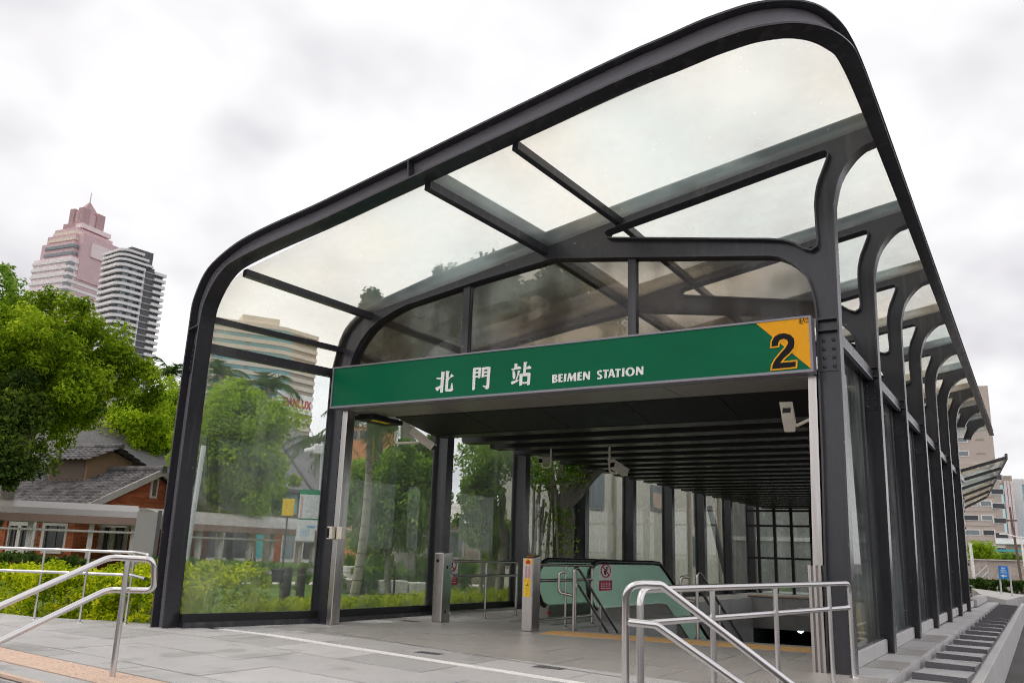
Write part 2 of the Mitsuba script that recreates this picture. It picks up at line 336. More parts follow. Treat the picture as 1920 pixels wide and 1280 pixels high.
def palm(label, base, top, r, fl, seed, tr_=.17, n=16, group='palms behind the glass', cols=None):
    k = thing('palm_tree', label, 'palm tree', group); g = np.random.default_rng(seed)
    base, top = np.asarray(base, float), np.asarray(top, float); mid = (base+top)/2+[.12*fl, 0, 0]
    add('trunk', tube(fillet([base, mid, top], 3, 6), np.linspace(tr_*1.15, tr_*.75, 10), 12), 'mat_palm_bark', k, smooth=True)
    V, F, Cc = [], [], []; cols = cols or [(.05, .10, .025), (.10, .17, .04)]
    for i in range(n):
        a = i*2.4+g.random()*.5; e = g.uniform(-.2, 1.15); L = fl*g.uniform(.8, 1.1)
        h = np.array([math.cos(a), math.sin(a), 0]); P = []
        for s in np.linspace(0, 1, 26): P.append(top+h*L*(s*math.cos(e)*.9+.1*s)+np.array([0, 0, L*(math.sin(e)*s-(.55+.3*math.cos(e))*s*s)]))
        P = np.array(P); side = np.cross(h, [0, 0, 1])
        for j in range(1, 26):
            t = P[j]-P[j-1]; t /= np.linalg.norm(t)
            for sd in (-1, 1):
                ll = fl*.30*math.sin(min(1, j/25*.85+.12)*math.pi)**.6*g.uniform(.8, 1.1)
                d = side*sd*.75+t*.55+np.array([0, 0, -.55*g.random()-.1]); d /= np.linalg.norm(d); w = t*fl*.017
                b = len(V); V += [P[j]-w, P[j]+w, P[j]+d*ll]; F.append([b, b+1, b+2]); cc = np.array(cols[0])+(np.array(cols[1])-cols[0])*g.random(); Cc += [cc]*3
            b = len(V); w = side*fl*.012*(1.1-j/26); V += [P[j-1]-w, P[j-1]+w, P[j]+w, P[j]-w]; F += [[b, b+1, b+2], [b, b+2, b+3]]; Cc += [np.array(cols[1])*1.1]*4
    add('frond', trimesh.Trimesh(np.array(V), np.array(F), process=False), 'mat_leaf', k, color=np.array(Cc)); return k
# ================================================================== ground, platform
PIT = [(-6.25, 11.85), (-2.1, 12.62), (-2.1, 28), (-7.95, 28), (-7.95, 16.7), (-6.25, 16.7)]
g = Polygon([(-1500, -1500), (1500, -1500), (1500, 1500), (-1500, 1500)], [[(-7.9, 11), (-2.1, 11), (-2.1, 34.6), (-7.9, 34.6)]])
add('ground', prism(g, .02, xy(-.52)), 'mat_asphalt', kind='structure', label='dark asphalt ground and street')
EY = lambda x: 4.22-.107*(x+8)
PLAT = Polygon([(-14, EY(-14)), (-1.4, EY(-1.4)), (-1.4, 34.7), (-9.6, 34.7), (-9.6, 9.6), (-10.3, 8.1), (-12.2, 7.3), (-14, 7.3)])
add('platform', prism(PLAT.difference(Polygon(PIT)), .47, xy(-.5)), 'mat_granite', kind='structure', label='raised granite platform of the station entrance')
def warp(u, v): return u, v+np.interp(v, [4.6, 7.5, 9, 11.8, 14], [-.10, -.19, -.06, .10, .12])*max(u+4, -4.6)
sl = np.random.default_rng(5)
def slab(q, z0=-.03, z1=0.0, gap=.007, parent='platform', mt='mat_granite'):
    q = shapely.Polygon(q).buffer(0).intersection(PLAT.buffer(-.02)).difference(Polygon(PIT)).buffer(-gap, join_style=2)
    for p in getattr(q, 'geoms', [q]):
        if p.area > .02: add('paving_slab', prism(p, z1-z0+sl.uniform(-.0015, .0015), xy(z0)), mt if mt != 'mat_granite' else ('mat_granite', 'mat_granite_b', 'mat_granite_c', 'mat_granite')[sl.integers(4)], parent)
vs = [4.95, 5.75, 6.55, 7.172, 7.328, 8.1, 8.9, 9.7, 10.5, 11.3, 12.1, 13, 14.5, 16, 18]
for j, (v0, v1) in enumerate(zip(vs, vs[1:])):
    us = [-14]+list(np.arange(-13.4+(j % 2)*.6, -1.0, 1.2))+[-1.0]
    if v0 == 7.172: continue
    for u0, u1 in zip(us, us[1:]):
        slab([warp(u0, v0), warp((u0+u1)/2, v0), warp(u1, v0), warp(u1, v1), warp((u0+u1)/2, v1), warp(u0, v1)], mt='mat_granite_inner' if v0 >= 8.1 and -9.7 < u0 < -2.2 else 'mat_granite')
SY = lambda x: 5.362-.1011*(x+11.3)
us = [-13.9]+list(np.arange(-13.0, -1.5, 1.2))+[-1.4]
for u0, u1 in zip(us, us[1:]): slab([(u0, SY(u0)), (u1, SY(u1)), warp(u1, 4.95), warp((u0+u1)/2, 4.95), warp(u0, 4.95)])
# the pale stone line between the front columns
L = [warp(u, 7.25) for u in np.linspace(-9.3, -2.2, 9)]
for a, b in zip(L, L[1:]):
    d = np.array(b)-a; n = np.array([-d[1], d[0]])/np.hypot(*d)*.07; e = d/np.hypot(*d)*.004
    add('stone_strip', prism(Polygon([a+e-n, np.array(b)-e-n, np.array(b)-e+n, a+e+n]), .031, xy(-.03)), 'mat_white_line', 'platform')
a, b = np.array([-8.3, 8.90]), np.array([-3.4, 7.75]); d = (b-a)/np.hypot(*(b-a)); n = np.array([-d[1], d[0]])*.012
add('steel_strip', prism(Polygon([a-n, b-n, b+n, a+n]), .004, xy(.0005)), 'mat_chrome', 'platform')
def ribs(L, W, n=7):
    m = MB(); m += box(0, L, 0, W, -.03, .002)
    for i in range(n):
        y = W*(i+.5)/n; m += hexa([(.012, y-.012, .002), (L-.012, y-.012, .002), (L-.012, y+.012, .002), (.012, y+.012, .002), (.018, y-.007, .008), (L-.018, y-.007, .008), (L-.018, y+.007, .008), (.018, y+.007, .008)])
    return m.mesh()
def bumps(L, W, n=5):
    m = MB(); m += box(0, L, 0, W, -.03, .002)
    for i in range(n):
        for j in range(n):
            m += trimesh.creation.cone(.022, .006, sections=8, transform=trimesh.transformations.translation_matrix([L*(i+.5)/n, W*(j+.5)/n, .002]))
    return m.mesh()
src = mikit.ply(ribs(.397, .397), 'mat_tactile_pink')
p0, p1 = np.array([-11.3, 4.95]), np.array([-2.6, 4.02]); d = (p1-p0)/np.hypot(*(p1-p0)); a = math.atan2(d[1], d[0])
for i in range(19): again('tactile_tile', src, tr(*(p0+d*.4*i), .001, a), 'platform')
src = mikit.ply(bumps(.297, .297), 'mat_tactile')
p0, p1 = np.array([-6.15, 11.0]), np.array([-2.15, 11.68]); d = (p1-p0)/np.hypot(*(p1-p0)); a = math.atan2(d[1], d[0])
for i in range(14):
    for r in range(2): again('tactile_tile', src, tr(*(p0+d*.3*i+np.array([-d[1], d[0]])*.3*r), .003, a), 'platform')
# front steps and the ledge on the right
for i in range(3):
    P = [(-14, EY(-14)-.34*(i+1)), (-1.4, EY(-1.4)-.34*(i+1)), (-1.4, EY(-1.4)-.34*i-.002), (-14, EY(-14)-.34*i-.002)]
    add('step', hexa([(*q, -.51) for q in P]+[(*q, -.155*(i+1)) for q in P]), 'mat_granite_dark' if i == 0 else 'mat_granite', 'platform')
P = [(-14, EY(-14)+.03), (-1.4, EY(-1.4)+.03), (-1.4, EY(-1.4)+.085), (-14, EY(-14)+.085)]
add('step_nosing', hexa([(*q, -.02) for q in P]+[(*q, .004) for q in P]), 'mat_tactile_pink', 'platform')
P = [(-14, EY(-14)+.01), (-1.4, EY(-1.4)+.01), (-1.4, EY(-1.4)+.24), (-14, EY(-14)+.24)]
for k0, k1 in zip(np.linspace(0, 1, 11), np.linspace(0, 1, 11)[1:]):
    e0, e1 = -14+12.6*k0+.004, -14+12.6*k1-.004
    slab([(e0, EY(e0)+.09), (e1, EY(e1)+.09), (e1, EY(e1)+.36), (e0, EY(e0)+.36)])
k = thing('granite_ledge', 'long granite ledge with shallow sawtooth steps along the right side of the entrance', 'ledge')
add('base', box(-1.395, -.72, 7.6, 34.7, -.5, -.13), 'mat_granite', k)
add('coping', cbox(-.72, -.62, 7.6, 34.7, -.5, -.02, .006), 'mat_granite', k)
for i in range(20):
    y = 8.15+1.31*i; h = .02
    add('tooth', hexa([(-1.33, y, -.13), (-.80, y, -.13), (-.80, y+1.305, -.13), (-1.33, y+1.305, -.13), (-1.33, y, -.03), (-.80, y, -.045), (-.80, y+1.305, -.102), (-1.33, y+1.305, -.102)]), 'mat_granite', k)
    add('riser', hexa([(-1.335, y-.006, -.105), (-.795, y-.006, -.105), (-.795, y-.001, -.105), (-1.335, y-.001, -.105), (-1.335, y-.006, -.028), (-.795, y-.006, -.043), (-.795, y-.001, -.043), (-1.335, y-.001, -.028)]), 'mat_granite_dark', k)
# stair pit
k = thing('stairwell', 'dark stairwell with grey concrete walls leading down from the entrance', 'stairwell')
w = MB(); w += box(-8.1, -7.955, 16.7, 28, -4.5, -.5); w += box(-2.095, -1.95, 12.4, 28, -4.5, -.5); w += box(-8.1, -6.26, 16.5, 16.69, -4.5, -.03)
add('side_wall', w, 'mat_concrete', k)
add('back_wall', box(-8.1, -1.9, 28.005, 28.3, -.95, -.002), 'mat_concrete', k)
add('coping', cbox(-8.1, -1.9, 27.95, 28.32, .0, .05, .01), 'mat_tactile_pink', k)
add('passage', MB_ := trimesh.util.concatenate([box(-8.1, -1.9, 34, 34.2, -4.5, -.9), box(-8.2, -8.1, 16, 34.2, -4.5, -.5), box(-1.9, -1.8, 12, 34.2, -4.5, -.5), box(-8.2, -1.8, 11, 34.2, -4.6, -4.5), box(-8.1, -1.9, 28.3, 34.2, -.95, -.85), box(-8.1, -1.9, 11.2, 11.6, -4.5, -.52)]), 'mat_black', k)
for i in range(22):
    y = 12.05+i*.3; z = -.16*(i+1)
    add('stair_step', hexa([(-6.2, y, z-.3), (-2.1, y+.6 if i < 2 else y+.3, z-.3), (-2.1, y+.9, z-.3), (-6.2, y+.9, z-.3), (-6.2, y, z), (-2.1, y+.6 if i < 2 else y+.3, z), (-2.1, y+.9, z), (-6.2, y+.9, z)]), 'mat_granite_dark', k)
k = thing('downlight', 'round lit lamp glowing in the dark passage below the stairwell back wall', 'lamp')
c = by(1501, 1180, 29.0)
add('housing', tube([c+[0, .03, .16], c+[0, .02, .03], c], [.05, .12, .13], 16), 'mat_black', k, smooth=40)
add('lens', ball(c, .095, 2, (1, 1, 1)), 'mat_lamp', k, smooth=True, emitter={'type': 'area', 'radiance': rgb(9, 11, 11)})

# ================================================================== the entrance canopy
ST = thing('station_entrance', 'dark steel and glass entrance canopy with a curved roof over the stairs and escalator', 'station entrance')
IF = [(-9.782, 7.549, -.02), (-9.637, 7.406, 2.875), (-9.547, 7.35, 3.99), (-9.507, 7.339, 4.226), (-9.401, 7.328, 4.439), (-9.25, 7.319, 4.629), (-9.052, 7.312, 4.766), (-8.708, 7.307, 4.856), (-7.4, 7.295, 5.09), (-6.2, 7.284, 5.324), (-4.488, 7.268, 5.646),
      (-2.795, 7.253, 5.943), (-2.2, 7.2, 5.99), (-1.89, 7.165, 5.98), (-1.57, 7.22, 5.975), (-1.27, 7.42, 5.965), (-1.13, 7.66, 5.955), (-1.06, 7.93, 5.94), (-1.03, 8.7, 5.88), (-1.02, 9.7, 5.83), (-1.012, 12, 5.805), (-1.01, 20, 5.74), (-1.0, 34.9, 5.72)]
OF = [(-10.03, 7.549, -.02), (-9.87, 7.406, 2.88), (-9.775, 7.353, 3.93), (-9.755, 7.341, 4.25), (-9.67, 7.33, 4.5), (-9.5, 7.315, 4.75), (-9.2, 7.305, 4.94), (-8.8, 7.296, 5.09), (-7.411, 7.283, 5.346), (-6.211, 7.271, 5.579), (-4.5, 7.255, 5.92),
      (-2.8, 7.239, 6.225), (-2.25, 7.2, 6.275), (-1.9, 7.155, 6.255), (-1.6, 7.22, 6.25), (-1.34, 7.41, 6.245), (-1.205, 7.67, 6.24), (-1.13, 8.0, 6.225), (-1.07, 8.7, 6.13), (-1.045, 9.7, 6.04), (-1.035, 12, 6.0), (-1.02, 20, 5.94), (-1.01, 34.9, 5.89)]
WD = [.25]*13+[.25, .25, .24, .22, .19, .17, .16, .16, .16, .15]
IF, OF, WD = np.array(IF), np.array(OF), np.array(WD)
s = np.r_[0, np.cumsum(np.linalg.norm(np.diff(IF, axis=0), axis=1))]
ss = np.unique(np.r_[np.linspace(0, s[2], 8), np.linspace(s[2], s[8], 40), np.linspace(s[8], s[11], 24), np.linspace(s[11], s[18], 60), np.linspace(s[18], s[-1], 30)])
I_, O_, W_ = PchipInterpolator(s, IF)(ss), PchipInterpolator(s, OF)(ss), PchipInterpolator(s, WD)(ss)
t = np.gradient(I_, axis=0); F_ = np.stack([-t[:, 1], t[:, 0], t[:, 0]*0], 1)
F_[:, :2] = np.where((ss < s[11])[:, None], [0, 1.0], F_[:, :2]); F_ /= np.linalg.norm(F_, axis=1, keepdims=True)
H_ = O_-I_; H_ /= np.linalg.norm(H_, axis=1, keepdims=True)
def edge_strip(A, B, thick, a0, a1, flip=1):
    P = [A+F_*(W_*a0)[:, None], A+F_*(W_*a1)[:, None], B+F_*(W_*a1)[:, None], B+F_*(W_*a0)[:, None]]
    m = loft(np.stack(P, 1)); m.fix_normals(); return m
fr = MB(); fr += edge_strip(O_-H_*.022, O_, .02, 0, 1); fr += edge_strip(I_, I_+H_*.022, .02, 0, 1); 
add('edge_frame', fr, 'mat_steel', ST, smooth=30)
add('edge_web', edge_strip(I_+H_*.02, O_-H_*.02, .02, .46, .54), 'mat_steel_faded', ST, smooth=30)
def stiff(q, zpair):
    i = int(np.argmin(np.linalg.norm(I_-q, axis=1)))
    a, b = I_[i]+H_[i]*.02, O_[i]-H_[i]*.02; f = F_[i]*W_[i]; tt = t[i]/np.linalg.norm(t[i])*.008
    return hexa([a-tt, a+f*.46-tt, a+f*.46+tt, a+tt, b-tt, b+f*.46-tt, b+f*.46+tt, b+tt])
for q in ((-9.55, 7.35, 3.93), (-9.56, 7.35, 3.80), (-6.02, 7.28, 5.36)): add('stiffener', stiff(np.array(q), 0), 'mat_steel', ST)
pl = np.array([by(q[0], q[1], 7.47) for q in ((343, 645), (357, 645), (351, 694), (337, 694))])
add('bolt_plate', box(-9.80, -9.60, 7.46, 7.472, 3.36, 3.74), 'mat_steel', ST)
for z in (3.66, 3.58, 3.50, 3.42):
    for x in (-9.755, -9.66): add('rivet', ball((x-.012*(3.66-z)/.1, 7.462, z), .021, 2, (1, .6, 1)), 'mat_steel', ST, smooth=True)

OUT = [(-9.25, 0), (-9.25, 3.7), (-9.22, 3.82), (-9.12, 4.24), (-9.04, 4.40), (-8.93, 4.52), (-8.775, 4.635), (-8.62, 4.73), (-8.3, 4.83), (-7.34, 5.07), (-5.84, 5.35), (-4.6, 5.583), (-3.9, 5.715), (-1.317, 6.168), (-1.17, 6.185), (-1.17, 5.79), (-1.276, 5.762), (-1.34, 5.72), (-1.397, 5.669), (-1.465, 5.59), (-1.523, 5.51), (-1.57, 5.42), (-1.604, 5.314), (-1.645, 5.123), (-1.655, 4.732), (-1.668, 3.785), (-1.684, 2.184), (-1.72, 0),
       (-2.0, 0), (-1.936, 2.191), (-1.915, 3.795), (-1.924, 3.953), (-1.945, 4.1), (-1.985, 4.255), (-2.05, 4.36), (-2.126, 4.444), (-2.21, 4.515), (-2.31, 4.571), (-2.42, 4.60), (-5.306, 5.017), (-6.502, 4.871), (-7.84, 4.662), (-8.05, 4.60), (-8.339, 4.48), (-8.521, 4.36), (-8.687, 4.183), (-8.77, 4.05), (-8.83, 3.9), (-8.88, 3.7), (-8.93, 3.05), (-8.93, 0)]
SLOT = [(-4.546, 5.251), (-4.508, 5.29), (-3.313, 5.504), (-2.307, 5.694), (-1.745, 5.796), (-1.70, 5.793), (-1.68, 5.765), (-1.70, 5.69), (-1.758, 5.547), (-1.80, 5.45), (-1.828, 5.359), (-1.853, 5.24), (-1.863, 5.132), (-1.863, 4.9), (-1.856, 4.701), (-1.871, 4.639), (-1.926, 4.608), (-2.002, 4.64), (-2.101, 4.716), (-2.221, 4.776), (-2.406, 4.821), (-4.414, 5.176), (-4.507, 5.199)]
PF = Polygon(OUT, [SLOT]); PF = PF if PF.is_valid else PF.buffer(0)
PF2 = PF.difference(sbox(-2.45, -1.0, -1, 4.95).union(sbox(-2.45, -1.62, 4.9, 5.35)))
PF2 = max(PF2.geoms, key=lambda q: q.area) if hasattr(PF2, 'geoms') else PF2
def frame_mesh(P):
    m = MB(); m += prism(P.buffer(-.012), .03, xz(-.015)); m += prism(P.difference(P.buffer(-.02)), .2, xz(-.1)); return m.mesh()
FY = [9.75+2.795*i for i in range(9)]; DZ = [-.013*i for i in range(9)]
srcs = [mikit.ply(frame_mesh(P), 'mat_steel', 30) for P in (PF, PF2)]
for i in range(9): again('portal_frame', srcs[i > 6], tr(0, FY[i], DZ[i]), ST)
for i in range(7):
    # pale weathered outer flange face, bolted splice plate, stiffeners
    for z in (3.76, 3.63): add('stiffener', box(-1.905, -1.69, FY[i]-.095, FY[i]-.016, z-.009, z+.009), 'mat_steel', ST)
    add('bolt_plate', box(-1.905, -1.70, FY[i]-.03, FY[i]-.0155, 3.17, 3.57), 'mat_steel', ST)
    rv = [(x+.004*(z-3.5), z) for z in (3.52, 3.42, 3.32, 3.22) for x in (-1.855, -1.75)]
    if i < 3:
        for x, z in rv: add('rivet', ball((x, FY[i]-.03, z), .022, 2, (1, .6, 1)), 'mat_steel', ST, smooth=True)
    else:
        m = MB()
        for x, z in rv: m += ball((x, FY[i]-.03, z), .022, 1, (1, .6, 1))
        add('rivet', m, 'mat_steel', ST, smooth=True, kind='stuff')
# glass lines
GF = [(-9.73, .17), (-9.67, 3.62), (-9.655, 3.72), (-9.625, 4.03), (-9.605, 4.12), (-9.50, 4.34), (-9.35, 4.51), (-9.19, 4.64), (-8.976, 4.745), (-5.872, 5.39), (-4.651, 5.62), (-2.9, 5.94)]
G1 = [(-9.21, .17), (-9.21, 3.62), (-9.19, 3.72), (-9.13, 4.02), (-9.11, 4.10), (-9.02, 4.32), (-8.90, 4.46), (-8.76, 4.57), (-8.60, 4.645), (-5.49, 5.225), (-4.36, 5.45), (-1.2, 6.03)]
gfy = lambda z: 7.78-.05*z
FRONT = [np.array([x, gfy(z), z]) for x, z in GF]
corner = [np.array(p) for p in ((-2.2, 7.45, 6.02), (-1.85, 7.43, 6.03), (-1.6, 7.5, 6.03), (-1.4, 7.66, 6.03), (-1.27, 7.9, 6.03), (-1.22, 8.2, 6.03), (-1.2, 9.0, 6.03), (-1.2, 9.7, 6.03))]
def G(i): return [np.array([x, FY[i], z+DZ[i]]) for x, z in G1]
END = [np.array([x, 34.9, z+DZ[8]-.013]) for x, z in G1]
SEG = [(0, 1), (3, 4), (4, 8), (8, 9), (9, 10), (10, 11)]
SEG = [(0, 2), (2, 4), (4, 8), (8, 9), (9, 10), (10, 11)]
def sample(pts, n):
    pts = np.array(pts); s = np.r_[0, np.cumsum(np.linalg.norm(np.diff(pts, axis=0), axis=1))]
    return np.stack([np.interp(np.linspace(0, s[-1], n), s, pts[:, k]) for k in range(3)], 1)
def sheet(A, B, n=14, k=2):
    A, B = sample(A, n), sample(B, n); V = np.concatenate([A*(1-q)+B*q for q in np.linspace(0, 1, k)]); f = []
    for r in range(k-1):
        for j in range(n-1): a = r*n+j; f += [[a, a+1, a+n+1], [a, a+n+1, a+n]]
    return trimesh.Trimesh(V, f, process=False)
lines = [FRONT]+[G(i) for i in range(9)]+[END]
for b in range(10):
    A, B = lines[b], lines[b+1]
    for q, (i0, i1) in enumerate(SEG):
        pa, pb = A[i0:i1+1], B[i0:i1+1]
        if b == 0 and q == 5: pa = pa+corner
        m = sheet(pa, pb, 30 if q in (2, 5) else 10, 12 if b == 0 and q == 5 else 3)
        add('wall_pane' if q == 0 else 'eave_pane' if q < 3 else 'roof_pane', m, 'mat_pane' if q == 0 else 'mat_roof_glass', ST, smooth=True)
    for j, w, h, dz, nm in ((8, .09, .10, -.045, 'purlin'), (9, .10, .30, .05, 'purlin'), (10, .085, .10, -.045, 'purlin'), (2, .09, .13, 0, 'transom'), (4, .07, .08, 0, 'transom')):
        a, c = A[j]+[0, 0, dz], B[j]+[0, 0, dz]
        add(nm, beam(a, c, w, h), 'mat_steel', ST)
    a, c = A[0], B[0]
    add('sill', beam(a+[0, 0, -.05], c+[0, 0, -.05], .09, .11), 'mat_black', ST); add('sill', beam(a+[.02, 0, -.135], c+[.02, 0, -.135], .13, .075), 'mat_steel', ST)
# right side wall
for i in range(7):
    y0, y1 = FY[i]+.1, (FY[i+1] if i < 6 else FY[6]+2.795)-.1
    add('side_beam', box(-1.93, -1.75, y0, y1, 3.60, 3.72), 'mat_steel', ST)
    add('side_beam_trim', box(-1.80, -1.748, y0, y1, 3.575, 3.597), 'mat_sign_frame', ST)
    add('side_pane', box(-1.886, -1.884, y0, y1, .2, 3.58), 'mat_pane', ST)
    add('side_mullion', box(-1.93, -1.86, y1-.35, y1-.29, .2, 3.6), 'mat_steel', ST)
    add('side_sill', cbox(-1.95, -1.80, y0, y1, .0, .17, .01), 'mat_granite', ST)
    add('side_sill_trim', box(-1.93, -1.83, y0, y1, .171, .2), 'mat_steel', ST)
add('stone_base', cbox(-2.0, -1.72, FY[6]+2.75, 34.6, .0, .2, .01), 'mat_granite', ST)
# back wall grille
YB = 32.1
xs = [by(q, 1050, YB)[0] for q in (1424, 1455, 1487, 1524)]; xs.append(xs[-1]+2*(xs[1]-xs[0]) if 0 else -3.6); xs.append(-2.2)
zs = [by(1424, q, YB)[2] for q in (957, 985, 1045, 1112)]
for i, x in enumerate(xs): add('back_mullion', box(x-.05, x+.05, YB-.06, YB+.06, zs[-1], 3.3), 'mat_black', ST)
for z in zs: add('back_transom', box(-9.2, -2.0, YB-.045, YB+.045, z-.035, z+.035), 'mat_black', ST)
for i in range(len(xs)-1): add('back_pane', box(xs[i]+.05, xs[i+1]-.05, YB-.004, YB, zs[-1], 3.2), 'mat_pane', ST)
# ceiling
add('ceiling', box(-8.5, -1.95, 10.40, 32, 3.262, 3.32), 'mat_black', ST)
for i in range(23):
    y = 11.42+.915*i
    add('louvre', hexa([(-8.54, y, 2.945), (-1.97, y, 2.945), (-1.97, y+.36, 2.945), (-8.54, y+.36, 2.945), (-8.54, y-.01, 3.26), (-1.97, y-.01, 3.26), (-1.97, y+.37, 3.26), (-8.54, y+.37, 3.26)]), 'mat_louvre', ST)
for x0, x1 in zip(np.linspace(-8.95, -2.0, 5), np.linspace(-8.95, -2.0, 5)[1:]):
    add('soffit_panel', cbox(x0+.006, x1-.006, 9.64, 10.38, 3.11, 3.16, .004), 'mat_soffit', ST)
for x0, x1 in zip(np.linspace(-8.5, -2.0, 6), np.linspace(-8.5, -2.0, 6)[1:]):
    add('soffit_panel', hexa([(x0+.006, 10.40, 3.10), (x1-.006, 10.40, 3.10), (x1-.006, 11.36, 2.95), (x0+.006, 11.36, 2.95), (x0+.006, 10.40, 3.26), (x1-.006, 10.40, 3.26), (x1-.006, 11.36, 3.26), (x0+.006, 11.36, 3.26)]), 'mat_black', ST)
add('lamp_box', MBX := trimesh.util.concatenate([cbox(-9.0, -8.62, 10.0, 10.75, 3.03, 3.105, .008)]), 'mat_black', ST)
add('lamp_lens', box(-8.78, -8.68, 10.12, 10.5, 3.026, 3.03), 'mat_yellow', ST)
# door jambs
add('door_jamb', cbox(-8.90, -8.80, 9.62, 9.80, 0, 3.11, .008), 'mat_stainless', ST)
add('door_jamb', hexa([(-2.075, 9.62, 1.07), (-1.975, 9.62, 1.07), (-1.975, 9.80, 1.07), (-2.075, 9.80, 1.07), (-2.025, 9.62, 3.11), (-1.935, 9.62, 3.11), (-1.935, 9.80, 3.11), (-2.025, 9.80, 3.11)]), 'mat_stainless', ST)
m = MB()
for x0, x1 in ((-2.13, -2.10), (-2.075, -2.05), (-2.02, -1.995)): m += box(x0, x1, 9.62, 9.80, 0, 1.07)
m += box(-2.125, -2.0, 9.70, 9.79, 0, 1.06)
add('shutter_guide', m, 'mat_stainless', ST)
for y0, x0 in ((9.57, -8.93), (9.61, -8.78)):
    add('switch_box', cbox(x0, x0+.10, y0-.05, y0+.03, 1.20, 1.38, .006), 'mat_ivory', ST)
add('switch_face', box(-8.925, -8.88, 9.516, 9.519, 1.22, 1.36), 'mat_ink', ST)
# gable screen
GP = Polygon([(-8.93, 3.70), (-8.88, 3.75), (-8.83, 3.9), (-8.77, 4.05), (-8.687, 4.183), (-8.521, 4.36), (-8.339, 4.48), (-8.05, 4.60), (-7.84, 4.662), (-6.502, 4.871), (-5.306, 5.017), (-2.42, 4.60), (-2.31, 4.571), (-2.126, 4.444), (-1.985, 4.255), (-1.924, 3.953), (-1.915, 3.70)]).buffer(.01)
cuts = [-9.2, -6.74, -4.175, -1.8]
for x0, x1 in zip(cuts, cuts[1:]):
    q = GP.intersection(sbox(x0+.05 if x0 > -9 else x0, 3, x1-.05 if x1 < -2 else x1, 6)); add('mesh_panel', prism(q, .003, xz(9.75)), 'mat_mesh_sheet', ST)
for x, zt in ((-6.76, 4.85), (-4.175, 4.86)): add('gable_mullion', box(x-.055, x+.055, 9.70, 9.80, 3.70, zt), 'mat_steel', ST)

